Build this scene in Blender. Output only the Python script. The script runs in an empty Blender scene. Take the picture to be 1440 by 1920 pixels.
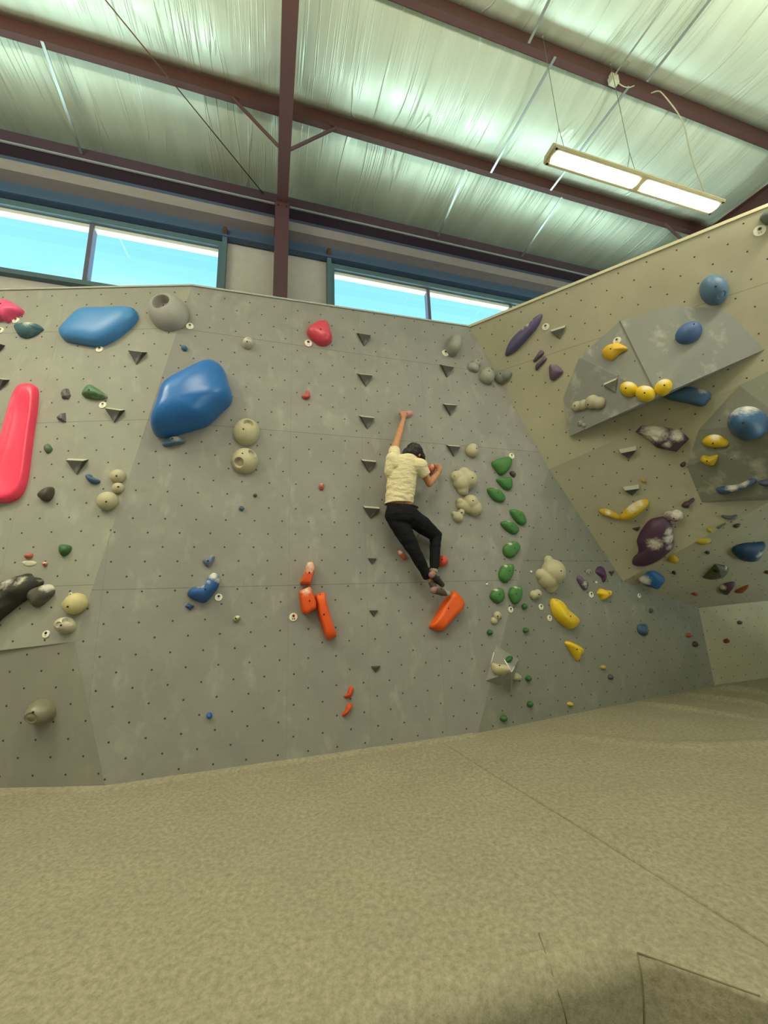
import bpy, bmesh, math, random
import numpy as np
from mathutils import Vector, Matrix, noise
from mathutils.bvhtree import BVHTree
SC = bpy.context.scene
COL = SC.collection
random.seed(7)
# ------------------------------------------------------------------ camera
FPX, PITCH, ROLL = 750.42, .2072, -.033624      # focal length in pixels of a 1440x1920 frame
CAMZ = 1.48                                      # metres above the padded floor
CAM = np.array([0., 0., CAMZ])
_cp, _sp, _cr, _sr = math.cos(PITCH), math.sin(PITCH), math.cos(ROLL), math.sin(ROLL)
FW = np.array([0, _cp, _sp]); _r0 = np.array([1., 0, 0]); _u0 = np.array([0, -_sp, _cp])
RT = _r0*_cr + _u0*_sr; UP = -_r0*_sr + _u0*_cr
cd = bpy.data.cameras.new('camera'); co = bpy.data.objects.new('camera', cd); COL.objects.link(co)
cd.sensor_fit = 'VERTICAL'; cd.sensor_height = 36; cd.sensor_width = 27; cd.lens = FPX/1920*36
cd.clip_start = .05; cd.clip_end = 300
co.matrix_world = Matrix(((RT[0], UP[0], -FW[0], 0), (RT[1], UP[1], -FW[1], 0), (RT[2], UP[2], -FW[2], CAMZ), (0, 0, 0, 1)))
SC.camera = co
# ------------------------------------------------------------------ building frame, sky, lights
YB = .2855
TB = np.array([math.cos(YB), math.sin(YB), 0.]); NB = np.array([-math.sin(YB), math.cos(YB), 0.])
def BP(a, d, z): return TB*a + NB*d + np.array([0, 0, z + CAMZ])     # z is measured from camera height
SC.view_settings.view_transform = 'Standard'; SC.view_settings.look = 'None'
SC.view_settings.gamma = 1; SC.view_settings.use_curve_mapping = False
SC.view_settings.exposure = 0.42
W = bpy.data.worlds.new('sky'); SC.world = W; W.use_nodes = True
nt = W.node_tree; nt.nodes.clear()
_o = nt.nodes.new('ShaderNodeOutputWorld'); _b = nt.nodes.new('ShaderNodeBackground'); _g = nt.nodes.new('ShaderNodeTexCoord')
_s = nt.nodes.new('ShaderNodeSeparateXYZ'); _rm = nt.nodes.new('ShaderNodeValToRGB')
# sunlit ground outside reflects up through the windows on to the foil roof
_g0 = _rm.color_ramp.elements.new(.498); _g0.color = (5.4, 7.0, 7.0, 1)
_rm.color_ramp.elements[0].position = 0.0; _rm.color_ramp.elements[0].color = (4.2, 5.4, 5.0, 1)
_h0 = _rm.color_ramp.elements.new(.505); _h0.color = (.50, .92, 1, 1)
# _rm.color_ramp.elements[0].color = (.50, .92, 1, 1)
_rm.color_ramp.elements[-1].position = .95; _rm.color_ramp.elements[-1].color = (.17, .58, 1, 1)
nt.links.new(_g.outputs['Generated'], _s.inputs[0]); _mr = nt.nodes.new('ShaderNodeMapRange'); _mr.inputs[1].default_value = -1; nt.links.new(_s.outputs['Z'], _mr.inputs[0]); nt.links.new(_mr.outputs[0], _rm.inputs[0])
nt.links.new(_rm.outputs[0], _b.inputs[0]); _b.inputs[1].default_value = 1.15; nt.links.new(_b.outputs[0], _o.inputs[0])
LAMP_COL = (1.0, .94, .73)
LAMP_EMIT = 17.0
def area_lamp(a, d, z, power, up=0., sx=2.4, sy=.3):
    for pw, dz, rx, col, nm in ((power, 0, 0, LAMP_COL, 'ceiling_lamp_light'), (up, -1.1, math.pi, UPCOL, 'added_roof_fill')):  # second entry is an added upward fill for the roof, not a fixture
        if pw <= 0: continue
        l = bpy.data.lights.new(nm, 'AREA'); l.shape = 'RECTANGLE'; l.size = sx; l.size_y = sy; l.energy = pw; l.color = col
        o = bpy.data.objects.new(nm, l); COL.objects.link(o); o.location = BP(a, d, z+dz); o.rotation_euler = (rx, 0, YB)
UPCOL = (.98, 1.0, .80)
# the other lamps of the hall: (along, depth, watts down, watts of added upward fill)
for a, d, pw, up in ((-3.9, 2.6, 105, 0), (-4.0, .9, 85, 240), (.2, .9, 105, 105), (4.8, .9, 85, 70), (-3.6, -4.2, 45, 200), (3, -4.2, 45, 160)):
    area_lamp(a, d, 4.6, pw, up)
# daylight entering through the window openings (portals of the sky outside)
# ------------------------------------------------------------------ helpers
def tag(o, label=None, cat=None, group=None, kind=None):
    if label: o['label'] = label
    if cat: o['category'] = cat
    if group: o['group'] = group
    if kind: o['kind'] = kind
    return o
def obj(name, me, parent=None, mats=None, loc=None, M=None, smooth=True):
    if isinstance(me, bmesh.types.BMesh):
        bm = me; me = bpy.data.meshes.new(name); bm.to_mesh(me); bm.free()
    o = bpy.data.objects.new(name, me); COL.objects.link(o)
    if mats:
        for m in (mats if isinstance(mats, (list, tuple)) else [mats]): me.materials.append(m)
    if smooth:
        for p in me.polygons: p.use_smooth = True
    if M is not None: o.matrix_world = M
    if loc is not None: o.location = loc
    if parent is not None:
        o.parent = parent
        if M is not None or loc is not None:
            o.matrix_parent_inverse = WM(parent).inverted()
    return o
def WM(o):
    m = o.matrix_basis
    if o.parent: m = WM(o.parent) @ o.matrix_parent_inverse @ m
    return m
def empty(name, M):
    o = bpy.data.objects.new(name, None); COL.objects.link(o); o.empty_display_size = .1; o.matrix_world = M; return o
def V(a): return Vector([float(x) for x in a])
def unit(v): v = np.asarray(v, float); return v/np.linalg.norm(v)
def frameM(P, X, Y, N):
    return Matrix(((X[0], Y[0], N[0], P[0]), (X[1], Y[1], N[1], P[1]), (X[2], Y[2], N[2], P[2]), (0, 0, 0, 1)))
def ray(x, y): return FW + RT*(x-720)/FPX + UP*(960-y)/FPX
def hit(x, y, P0, N): d = ray(x, y); return CAM + d*(((P0-CAM)@N)/(d@N))
def atz(x, y, z): d = ray(x, y); return CAM + d*((z-CAMZ)/d[2])
def nrm(a, b, c):
    k = unit(np.cross(b-a, c-a)); return k if k@(a-CAM) < 0 else -k
def axes(N):
    X = unit(np.cross([0, 0, 1.], N)); return X, np.cross(N, X)
def add_box(bm, c, ax, ay, az):
    """box from centre and three half-axis vectors"""
    c = np.asarray(c, float); vs = []
    for i in (-1, 1):
        for j in (-1, 1):
            for k in (-1, 1):
                vs.append(bm.verts.new(c + np.asarray(ax)*i + np.asarray(ay)*j + np.asarray(az)*k))
    for f in ((0, 1, 3, 2), (4, 6, 7, 5), (0, 4, 5, 1), (2, 3, 7, 6), (0, 2, 6, 4), (1, 5, 7, 3)):
        bm.faces.new([vs[q] for q in f])
    return vs
def bbox(bm, a0, a1, d0, d1, z0, z1):
    """box aligned with the building"""
    return add_box(bm, BP((a0+a1)/2, (d0+d1)/2, (z0+z1)/2), TB*(a1-a0)/2, NB*(d1-d0)/2, np.array([0, 0, (z1-z0)/2]))
def add_tube(bm, pts, r, seg=8, caps=True):
    pts = [np.asarray(p, float) for p in pts]; rings = []
    for i, p in enumerate(pts):
        t = unit(pts[min(i+1, len(pts)-1)] - pts[max(i-1, 0)])
        a = unit(np.cross(t, [0, 0, 1.] if abs(t[2]) < .9 else [1., 0, 0])); b = np.cross(t, a)
        rr = r[i] if isinstance(r, (list, tuple)) else r
        rings.append([bm.verts.new(p + a*math.cos(k*2*math.pi/seg)*rr + b*math.sin(k*2*math.pi/seg)*rr) for k in range(seg)])
    for q in range(len(rings)-1):
        for k in range(seg):
            bm.faces.new((rings[q][k], rings[q][(k+1) % seg], rings[q+1][(k+1) % seg], rings[q+1][k]))
    if caps:
        bm.faces.new(rings[0][::-1]); bm.faces.new(rings[-1])
def beam(bm, p0, p1, w, h, up=(0, 0, 1)):
    p0 = np.asarray(p0, float); p1 = np.asarray(p1, float); t = unit(p1-p0); s = unit(np.cross(t, up)); u = np.cross(s, t)
    add_box(bm, (p0+p1)/2, (p1-p0)/2, s*w/2, u*h/2)
def fixn(bm): bmesh.ops.recalc_face_normals(bm, faces=bm.faces); return bm
# ------------------------------------------------------------------ materials
def srgb(c):
    if isinstance(c, str): c = tuple(int(c[i:i+2], 16)/255 for i in (0, 2, 4))
    return tuple((x/12.92 if x <= .04045 else ((x+.055)/1.055)**2.4) for x in c) + (1,)
class NT:
    def __init__(s, name):
        s.m = bpy.data.materials.new(name); s.m.use_nodes = True; s.t = s.m.node_tree; s.t.nodes.clear()
        s.out = s.n('ShaderNodeOutputMaterial'); s.p = s.n('ShaderNodeBsdfPrincipled'); s.l(s.p.outputs[0], s.out.inputs[0])
    def n(s, k, **kw):
        q = s.t.nodes.new(k)
        for a, b in kw.items(): setattr(q, a, b)
        return q
    def l(s, a, b): s.t.links.new(a, b)
    def put(s, v, sock):
        if isinstance(v, bpy.types.NodeSocket): s.l(v, sock)
        else: sock.default_value = v
    def math(s, op, a, b=0., c=None):
        q = s.n('ShaderNodeMath', operation=op); s.put(a, q.inputs[0]); s.put(b, q.inputs[1])
        if c is not None: s.put(c, q.inputs[2])
        return q.outputs[0]
    def mix(s, f, a, b):
        q = s.n('ShaderNodeMix', data_type='RGBA'); s.put(f, q.inputs[0]); s.put(a, q.inputs[6]); s.put(b, q.inputs[7]); return q.outputs[2]
    def co(s, which='Object'):
        return s.n('ShaderNodeTexCoord').outputs[which]
    def noise(s, vec, scale, detail=4, rough=.55):
        q = s.n('ShaderNodeTexNoise'); s.l(vec, q.inputs['Vector']); q.inputs['Scale'].default_value = scale
        q.inputs['Detail'].default_value = detail; q.inputs['Roughness'].default_value = rough; return q.outputs[0]
    def map(s, v, a, b, c=0., d=1.):
        q = s.n('ShaderNodeMapRange'); s.put(v, q.inputs[0])
        for i, x in enumerate((a, b, c, d)): q.inputs[i+1].default_value = x
        q.clamp = True; return q.outputs[0]
    def scale(s, vec, sc, rot=(0, 0, 0)):
        q = s.n('ShaderNodeMapping'); s.l(vec, q.inputs[0]); q.inputs['Scale'].default_value = sc; q.inputs['Rotation'].default_value = rot; return q.outputs[0]
    def bump(s, h, strength, dist=.01):
        q = s.n('ShaderNodeBump'); s.l(h, q.inputs['Height']); q.inputs['Strength'].default_value = strength; q.inputs['Distance'].default_value = dist
        s.l(q.outputs[0], s.p.inputs['Normal']); return q
    def set(s, col=None, rough=None, metal=None, spec=None):
        if col is not None: s.put(col, s.p.inputs['Base Color'])
        if rough is not None: s.put(rough, s.p.inputs['Roughness'])
        if metal is not None: s.put(metal, s.p.inputs['Metallic'])
        if spec is not None: s.put(spec, s.p.inputs['Specular IOR Level'])
def plain(name, c, rough=.6, metal=0., spec=.4, var=.12, sc=9.):
    N = NT(name); c = srgb(c) if not (isinstance(c, tuple) and len(c) == 4) else c
    f = N.noise(N.co(), sc); d = tuple(x*(1-var) for x in c[:3])+(1,); l = tuple(min(1, x*(1+var)) for x in c[:3])+(1,)
    N.set(N.mix(f, d, l), rough, metal, spec); return N.m
def wall_mat(name, c, pa, pb, off, s=.14, hseams=(), vseams=(), chalk=.35, seed=0.):
    """painted textured plywood with a staggered grid of T-nut holes, panel joints and chalk scuffs"""
    N = NT(name); v = N.co(); sp = N.n('ShaderNodeSeparateXYZ'); N.l(v, sp.inputs[0])
    x = N.math('ADD', sp.outputs[0], off[0]); y = N.math('ADD', sp.outputs[1], off[1])
    a = N.math('SUBTRACT', N.math('DIVIDE', N.math('ADD', x, y), 2*s), pa-.5)
    b = N.math('SUBTRACT', N.math('DIVIDE', N.math('SUBTRACT', x, y), 2*s), pb-.5)
    fa = N.math('SUBTRACT', N.math('FRACT', a), .5); fb = N.math('SUBTRACT', N.math('FRACT', b), .5)
    r = N.math('MULTIPLY', N.math('SQRT', N.math('ADD', N.math('MULTIPLY', fa, fa), N.math('MULTIPLY', fb, fb))), 1.4142*s)
    hole = N.map(r, .0068, .0105, 1., 0.)
    seam = None
    for k, lst, st in ((y, hseams, 1.), (x, vseams, .3)):
        for q in lst:
            d = N.math('ABSOLUTE', N.math('SUBTRACT', k, q)); m = N.map(d, .0015, .0048, st, 0.)
            seam = m if seam is None else N.math('MAXIMUM', seam, m)
    base = srgb(c)
    n1 = N.noise(v, 1.7, 3); n2 = N.noise(N.scale(v, (1, .45, 1)), 5.5, 6, .62); n3 = N.noise(v, 160, 2)
    col = N.mix(N.map(n1, .3, .7), tuple(k*.93 for k in base[:3])+(1,), tuple(k*1.06 for k in base[:3])+(1,))
    ch = N.math('MULTIPLY', N.math('ADD', N.math('MULTIPLY', N.map(n2, .56, .80), .75), N.math('MULTIPLY', N.map(N.noise(v, 2.3, 5, .7), .5, .8), .45)), chalk)
    col = N.mix(ch, col, srgb('c9c7b6'))
    dk = N.map(N.noise(N.scale(v, (1.3, .8, 1)), 3.1, 5, .6), .62, .78, 0., .22)
    col = N.mix(dk, col, tuple(k*.72 for k in base[:3])+(1,))
    if seam is not None: col = N.mix(N.math('MULTIPLY', seam, .55), col, tuple(k*.28 for k in base[:3])+(1,))
    col = N.mix(N.math('MULTIPLY', hole, .9), col, (.018, .016, .012, 1))
    N.set(col, .82, 0., .25)
    h = N.math('SUBTRACT', N.math('MULTIPLY', n3, .25), N.math('MULTIPLY', hole, 2.))
    N.bump(h, .35, .004)
    return N.m
CHALKC = srgb('cdc7b6')
def hold_mat(name, c, chalk=0., spots=(), rough=.55, grain=.5):
    """cast resin: fine grain, worn chalk over parts of the hold; spots = (x, y, radius) in the hold's own plane"""
    N = NT(name); v = N.co(); base = srgb(c)
    g = N.noise(v, 22, 5, .6); fine = N.noise(v, 210, 2)
    col = N.mix(g, tuple(k*.86 for k in base[:3])+(1,), tuple(min(1, k*1.1) for k in base[:3])+(1,))
    m = None
    if chalk > 0: m = N.map(N.noise(v, 9, 6, .65), .62-.25*chalk, .80-.15*chalk, 0., min(1., .3+.6*chalk))
    for (x, y, r) in spots:
        sb = N.n('ShaderNodeVectorMath', operation='SUBTRACT'); N.l(v, sb.inputs[0]); sb.inputs[1].default_value = (x, y, 0)
        ml = N.n('ShaderNodeVectorMath', operation='MULTIPLY'); N.l(sb.outputs[0], ml.inputs[0]); ml.inputs[1].default_value = (1, 1, .3)
        le = N.n('ShaderNodeVectorMath', operation='LENGTH'); N.l(ml.outputs[0], le.inputs[0])
        d = N.math('ADD', le.outputs['Value'], N.math('MULTIPLY', N.math('SUBTRACT', N.noise(v, 30, 5, .7), .5), r*1.6))
        q = N.map(d, r*.45, r*1.2, .84, 0.); m = q if m is None else N.math('MAXIMUM', m, q)
    if m is not None: col = N.mix(m, col, CHALKC)
    N.set(col, rough if m is None else N.math('ADD', rough, N.math('MULTIPLY', m, .3)), 0., .4)
    N.bump(fine, grain*.3, .003); return N.m
# ------------------------------------------------------------------ climbing wall planes (surveyed from the photograph)
YW, LE, DW = .29403, -.0319, 4.2968
tA = np.array([math.cos(YW), math.sin(YW), 0.]); nA = np.array([math.sin(YW), -math.cos(YW), 0.])
uA = np.array([0, 0, 1.])*math.cos(LE) + nA*math.sin(LE); NA = unit(np.cross(tA, uA)); OA = CAM - nA*DW
if NA@nA < 0: NA = -NA
def A(x, y, off=0.): return hit(x, y, OA + NA*off, NA)
P0, P1 = A(880, 612), A(1030, 880)
TOPZ = 3.69 + CAMZ
kB = nrm(P0, P1, atz(1440, 385, TOPZ))
def onB(x, y): return hit(x, y, P0, kB)
FC = atz(1340, 1285, 0.)
kD = nrm(A(885, 1385), A(1010, 932), FC)
def onD(x, y): return hit(x, y, FC, kD)
Q = onD(1168, 1090); F1 = onB(1440, 695); kB2 = nrm(P1, Q, F1)
def onB2(x, y): return hit(x, y, P1, kB2)
F2 = onB2(1332, 1002); Ec = onD(1310, 1140); kB3 = nrm(Q, F2, Ec)
def onB3(x, y): return hit(x, y, Q, kB3)
E2 = atz(1440, 1270, 0.); kE = nrm(FC, E2, Ec)
def onE(x, y): return hit(x, y, FC, kE)
C1P = atz(0, 543, 3.6+CAMZ); kC1 = nrm(A(360, 535), A(140, 1203), C1P)
def onC1(x, y): return hit(x, y, C1P, kC1)
C2P = atz(0, 1478, .01); kC2 = nrm(A(140, 1203), A(205, 1467), C2P)
def onC2(x, y): return hit(x, y, C2P, kC2)
def down(p, dz=.12): return p - np.array([0, 0, dz])
WALLS = []; WBVH = []
def wall_panel(name, pts, N, mat_args, label=None, thick=.05, edge='b9b39a'):
    """a sheet of climbing wall: polygon (world points), extruded backwards"""
    X, Y = axes(N); O = np.asarray(pts[0], float); M = frameM(O, X, Y, N)
    off = ((O-CAM)@X, (O-CAM)@Y)
    bm = bmesh.new()
    l2 = [((p-O)@X, (p-O)@Y, (p-O)@N) for p in pts]
    f = [bm.verts.new(q) for q in l2]; b = [bm.verts.new((q[0], q[1], q[2]-thick)) for q in l2]
    F = bm.faces.new(f); B = bm.faces.new(b[::-1]); n = len(f)
    side = [bm.faces.new((f[i], b[i], b[(i+1) % n], f[(i+1) % n])) for i in range(n)]
    for q in side+[B]: q.material_index = 1
    fixn(bm)
    m = wall_mat(name+'_paint', mat_args['c'], mat_args['pa'], mat_args['pb'], off, hseams=mat_args.get('h', ()), vseams=mat_args.get('v', ()), chalk=mat_args.get('chalk', .35))
    o = obj(name, bm, mats=[m, PLY], M=M, smooth=False)
    tag(o, kind='structure')
    vs = [V(p) for p in pts]; WALLS.append(o)
    WBVH.append(BVHTree.FromPolygons(vs, [list(range(len(vs)))]))
    return o
PLY = plain('plywood_edge', 'b4ad92', .7)
GREY, TAN = '8b8b80', '9d9882'
def yl(P): X, Y = axes(NA); return (P-CAM)@Y
hA = [yl(A(480, 1099)), yl(A(480, 804)), yl(A(480, 636))]
XA, YA_ = axes(NA)
vA = [float((A(x, y)-CAM)@XA) for x, y in ((541, 1100), (796, 780))]
dvx = vA[1]-vA[0]; vA = [vA[0]-dvx, vA[0], vA[1], (vA[0]+vA[1])/2]
wall_panel('wall_main', [A(360, 535), A(140, 1203), down(A(205, 1467)), down(A(885, 1385)), A(1010, 932), P1, P0],
           NA, dict(c='83807a', pa=.022, pb=.204, h=hA, v=vA, chalk=.3))
lC = onC1(-260, 1250)
wall_panel('wall_left', [A(360, 535), onC1(-260, 550), lC, A(140, 1203)], kC1,
           dict(c='8a897e', pa=.369, pb=.251, h=[float((onC1(100, 622)-CAM)@axes(kC1)[1]), float((onC1(100, 792)-CAM)@axes(kC1)[1]), float((onC1(100, 1099)-CAM)@axes(kC1)[1])],
                v=[float((onC1(124, 560)-CAM)@axes(kC1)[0])], chalk=.25))
wall_panel('wall_left_lower', [A(140, 1203), hit(-260, 1250, C2P, kC2), down(onC2(-260, 1487)), down(A(205, 1467))], kC2,
           dict(c='827f76', pa=.159, pb=-.169, chalk=.15))
F1b = onB(1720, 695-.43*280); Tb = onB(1720, 385-.405*280)
hB = [float((onB(*q)-CAM)@axes(kB)[1]) for q in ((1060, 655), (1440, 520))][:1]
wall_panel('wall_right_upper', [P0, P1, F1b, Tb], kB, dict(c=TAN, pa=.165, pb=.308, h=hB, chalk=.12))
F2b = onB2(1720, 1002-.545*388)
wall_panel('wall_right_overhang', [P1, Q, F2b, F1b], kB2, dict(c=TAN, pa=.283, pb=-.345, chalk=.12))
Etop = hit(1720, 1096, FC, kE)
Ebot = hit(1720, 1240, FC, kE)
wall_panel('wall_right_soffit', [Q, Ec, onB3(1720, 1096), F2b], kB3, dict(c=TAN, pa=.2, pb=.1, chalk=.1))
wall_panel('wall_right_lower', [Ec, down(FC), down(E2 + (E2-FC)*2.2), Ec + (E2-FC)*3.2 + np.array([0, 0, .1])], kE, dict(c=TAN, pa=.2, pb=.1, chalk=.05))
wall_panel('wall_back_corner', [A(1010, 932), down(A(885, 1385)), down(FC), Ec, Q, P1], kD, dict(c='7c7c72', pa=.115, pb=.1, h=hA[:1], chalk=.2))
# thin light lip along the top of the right hand wall
bm = bmesh.new(); beam(bm, P0+kB*.004, Tb+kB*.004, .03, .03, kB); fixn(bm)
tag(obj('trim_1', bm, mats=plain('lip_paint', 'c2bb98', .6), smooth=False), kind='structure')
bm = bmesh.new(); beam(bm, A(360, 535, .004), A(880, 612, .004), .02, .02, NA); beam(bm, A(360, 535, .004), onC1(-260, 550)+kC1*.004, .02, .02, NA); fixn(bm)
tag(obj('trim_2', bm, mats=plain('lip_paint_grey', '9d9d92', .6), smooth=False), kind='structure')

def volume(name, verts, faces, c, label, cat='climbing volume', group=None, seed=0., holes=True, mats=None, fm=None):
    """plywood climbing volume as one closed mesh; verts in world space"""
    O = np.mean(verts, axis=0); bm = bmesh.new()
    vs = [bm.verts.new(V(np.asarray(p)-O)) for p in verts]
    for i, f in enumerate(faces):
        q = bm.faces.new([vs[k] for k in f]); q.material_index = (fm[i] if fm else 0)
    fixn(bm)
    o = obj(name, bm, mats=mats or [volume_mat(name+'_paint', c)], M=Matrix.Translation(V(O)), smooth=False)
    tag(o, label, cat, group)
    WBVH.append(BVHTree.FromPolygons([V(p) for p in verts], [list(f) for f in faces]))
    return o
def volume_mat(name, c, chalk=.5):
    N = NT(name); v = N.co(); base = srgb(c)
    col = N.mix(N.noise(v, 3, 4), tuple(k*.88 for k in base[:3])+(1,), tuple(k*1.1 for k in base[:3])+(1,))
    col = N.mix(N.map(N.noise(N.scale(v, (1, 1, .8)), 4.5, 6, .62), .55, .75, 0., chalk), col, srgb('c4c1b0'))
    vo = N.n('ShaderNodeTexVoronoi'); N.l(v, vo.inputs['Vector']); vo.inputs['Scale'].default_value = 7.2; vo.inputs['Randomness'].default_value = .35
    hole = N.map(vo.outputs['Distance'], .05, .075, .85, 0.)
    col = N.mix(hole, col, (.02, .018, .014, 1)); N.set(col, .8, 0., .25)
    N.bump(N.noise(v, 150, 2), .2, .003); return N.m
# big faceted volume on the right hand wall
b_, a_ = onB(1162, 602), onB(1086, 670)
c_, d_, e_, f_ = onB(1262, 573), onB(1343, 578), onB(1370, 591), onB(1434, 655)
def offp(x, y, P, N, off): return hit(x, y, P + N*off, N)
g_ = offp(1232, 744, P0, kB, .40); i_ = onB(1056, 746); h_ = offp(1068, 818, P0, kB, .06)
base_g = g_ - kB*(((g_-P0)@kB)) + np.array([0, 0, -.03]); base_g = base_g - kB*((base_g-P0)@kB)
h0_ = onB(1070, 812)
vol1 = volume('climbing_volume', [b_, a_, i_, h_, g_, c_, d_, e_, f_, base_g, h0_],
       [(0, 1, 2, 3, 4), (0, 4, 5), (5, 4, 6), (6, 4, 7), (7, 4, 8), (3, 9, 4), (8, 4, 9), (2, 10, 3), (3, 10, 9), (0, 5, 6, 7, 8, 9, 10, 2, 1)],
       '7f807a', 'large grey faceted plywood volume bolted high on the tan overhanging wall')
bm = bmesh.new(); beam(bm, V(b_ + kB*.002), V(g_ + kB*.004), .012, .006, kB); fixn(bm)
s_ = obj('panel_joint', bm, mats=plain('joint_dark', '5d5b4c', .8), parent=vol1, M=Matrix.Identity(4), smooth=False)
w1, w2, w3, w4 = onB2(1385, 722), onB2(1310, 805), onB2(1288, 875), onB2(1316, 942)
w5, w6 = onB2(1640, 930), onB2(1640, 600)
r1 = offp(1480, 795, P1, kB2, .33); r2 = offp(1470, 925, P1, kB2, .22)
vol2 = volume('climbing_volume', [w1, w2, w3, w4, w5, w6, r1, r2],
       [(0, 1, 6), (1, 2, 6), (2, 3, 7), (2, 7, 6), (3, 4, 7), (4, 5, 6, 7), (5, 0, 6), (0, 5, 4, 3, 2, 1)],
       '75776a', 'dark grey faceted volume cut off by the right edge, holding the round blue ball')
y1, y2, y3, y4, y0 = onD(930, 1210), A(911, 1276), A(957, 1299), onD(973, 1236), offp(959, 1260, A(940, 1260), NA, .17)
y3 = onD(957, 1299)
vol3 = volume('climbing_volume', [y1, y2, y3, y4, y0], [(0, 1, 4), (1, 2, 4), (2, 3, 4), (3, 0, 4), (0, 3, 2, 1)],
       '82827a', 'small grey pyramid volume with chalked edges low on the wall above the mat')
CHE = plain('chalk_edge', 'cfcab8', .9)
for p, q, r_ in ((y1*.45+y0*.55, y0, .007), (y4*.4+y0*.6, y0, .005), (y1*.8+y2*.2, y1*.45+y2*.55, .005)):
    bm = bmesh.new(); add_tube(bm, [p, q], r_, 6); obj('chalked_edge', bm, mats=CHE, parent=vol3, M=Matrix.Identity(4))

# ------------------------------------------------------------------ padded floor (raised fabric covered foam)
def felt():
    N = NT('mat_fabric'); v = N.co(); base = srgb('857f6a')
    big = N.noise(v, 2.2, 4); mid = N.noise(v, 34, 5, .68); fine = N.noise(v, 170, 3, .7)
    col = N.mix(N.map(mid, .3, .7), srgb('6a6552'), srgb('9a937c'))
    col = N.mix(N.math('MULTIPLY', N.map(fine, .35, .7), .45), col, srgb('9d967f'))
    col = N.mix(N.map(big, .3, .75, 0., .28), col, srgb('6f6b57'))
    N.set(col, .95, 0., .12)
    N.bump(N.math('ADD', N.math('MULTIPLY', fine, .5), mid), .5, .006); return N.m
FELT = felt()
FOLDS = []
for (ax, ay, bx, by, hh, ww) in ((1210, 1318, 1440, 1350, .04, .06), (1290, 1303, 1440, 1322, .06, .05), (1350, 1290, 1445, 1303, .07, .06), (1060, 1378, 1440, 1415, .02, .08), (1290, 1400, 1500, 1392, .035, .08)):
    _a, _b = atz(ax, ay, 0.), atz(bx, by, 0.); FOLDS.append((_a[0], _a[1], _b[0], _b[1], hh, ww))
def wrinkle(x, y):
    """gentle lumps of the cover, stronger folds in the back right corner"""
    h = .008*noise.noise(Vector((x*.9, y*.9, 3.1))) + .004*noise.noise(Vector((x*3, y*2.2, 1.)))
    # folds run roughly along the right wall
    for (x0, y0, x1, y1, hh, ww) in FOLDS:
        dx, dy = x1-x0, y1-y0; L2 = dx*dx+dy*dy; t = ((x-x0)*dx+(y-y0)*dy)/L2; tc = max(0., min(1., t))
        d = math.hypot(x-x0-dx*tc, y-y0-dy*tc) + .03*noise.noise(Vector((x*3, y*3, 5.)))
        h += hh*math.sin(math.pi*min(1., max(.0, tc*.85+.15)))**.5*math.exp(-(d/ww)**2)
    return h
def pad(name, poly, rim, label, step=.09):
    """poly: full top outline (xy); rim: outline index -> roll-off radius on that edge (front edges)"""
    n = len(poly); P = [np.array(p[:2], float) for p in poly]
    ar = sum(P[i][0]*P[(i+1) % n][1]-P[(i+1) % n][0]*P[i][1] for i in range(n))
    KS = [max(1, int(np.linalg.norm(P[(i+1) % n]-P[i])/.09)) for i in range(n)]
    def dens(pts, vals):
        o_, v_ = [], []
        for i in range(n):
            for q in range(KS[i]):
                s_ = q/KS[i]; o_.append(pts[i]*(1-s_)+pts[(i+1) % n]*s_); v_.append(vals[i] if q == 0 else rim[i])
        return o_, v_
    def inset(k):     # inset edges by their roll radius * k
        L = []
        for i in range(n):
            a, b = P[i], P[(i+1) % n]; t = unit(b-a); nn = np.array([-t[1], t[0]])*(1 if ar > 0 else -1)
            L.append((a+nn*rim[i]*k, t))
        out = []
        for i in range(n):
            (p, t), (q, s) = L[i-1], L[i]; den = t[0]*s[1]-t[1]*s[0]
            out.append(q if abs(den) < 1e-6 else p + t*(((q-p)[0]*s[1]-(q-p)[1]*s[0])/den))
        return out
    bm = bmesh.new(); rings = []
    for j in range(7):
        th = j/6*math.pi/2; k = 1-math.sin(th); z = -(1-math.cos(th))
        rings.append(inset(k))
    Rc = [max(rim[i], rim[i-1]) for i in range(n)]
    Rm = dens(rings[0], Rc)[1]; rings = [dens(r_, Rc)[0] for r_ in rings]; n = len(Rm)
    top = [bm.verts.new((p[0], p[1], 0)) for p in rings[0]]
    bm.faces.new(top)
    xs = [p[0] for p in P]; ys = [p[1] for p in P]
    def cuts(step, x0, x1, y0, y1):
        for ax in (0, 1):
            lo, hi = (x0, x1) if ax == 0 else (y0, y1); v = lo
            while v < hi:
                co_ = Vector((v, 0, 0)) if ax == 0 else Vector((0, v, 0)); no = Vector((1, 0, 0)) if ax == 0 else Vector((0, 1, 0))
                bmesh.ops.bisect_plane(bm, geom=bm.verts[:]+bm.edges[:]+bm.faces[:], plane_co=co_, plane_no=no); v += step
    cuts(step, min(xs)+.05, max(xs), min(ys)+.05, max(ys))
    for v in bm.verts: v.co.z = wrinkle(v.co.x, v.co.y)
    # rims
    prev = None
    for j in range(8):
        th = min(j, 6)/6*math.pi/2
        pts = rings[min(j, 6)]
        zz = [-(1-math.cos(th))*Rm[i] - (0 if j < 7 else .45) + wrinkle(*pts[i])*(1-min(j, 6)/6) for i in range(n)]
        cur = [bm.verts.new((p[0], p[1], z)) for p, z in zip(pts, zz)]
        if prev:
            for i in range(n): bm.faces.new((prev[i], prev[(i+1) % n], cur[(i+1) % n], cur[i]))
        prev = cur
    fixn(bm)
    o = obj(name, bm, mats=FELT); return tag(o, label, 'mat', kind=None)
sA, sB = atz(835, 1394, 0), atz(1430, 1762, 0)
sdir = unit(sB-sA); sEnd = sB + sdir*.38
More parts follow.
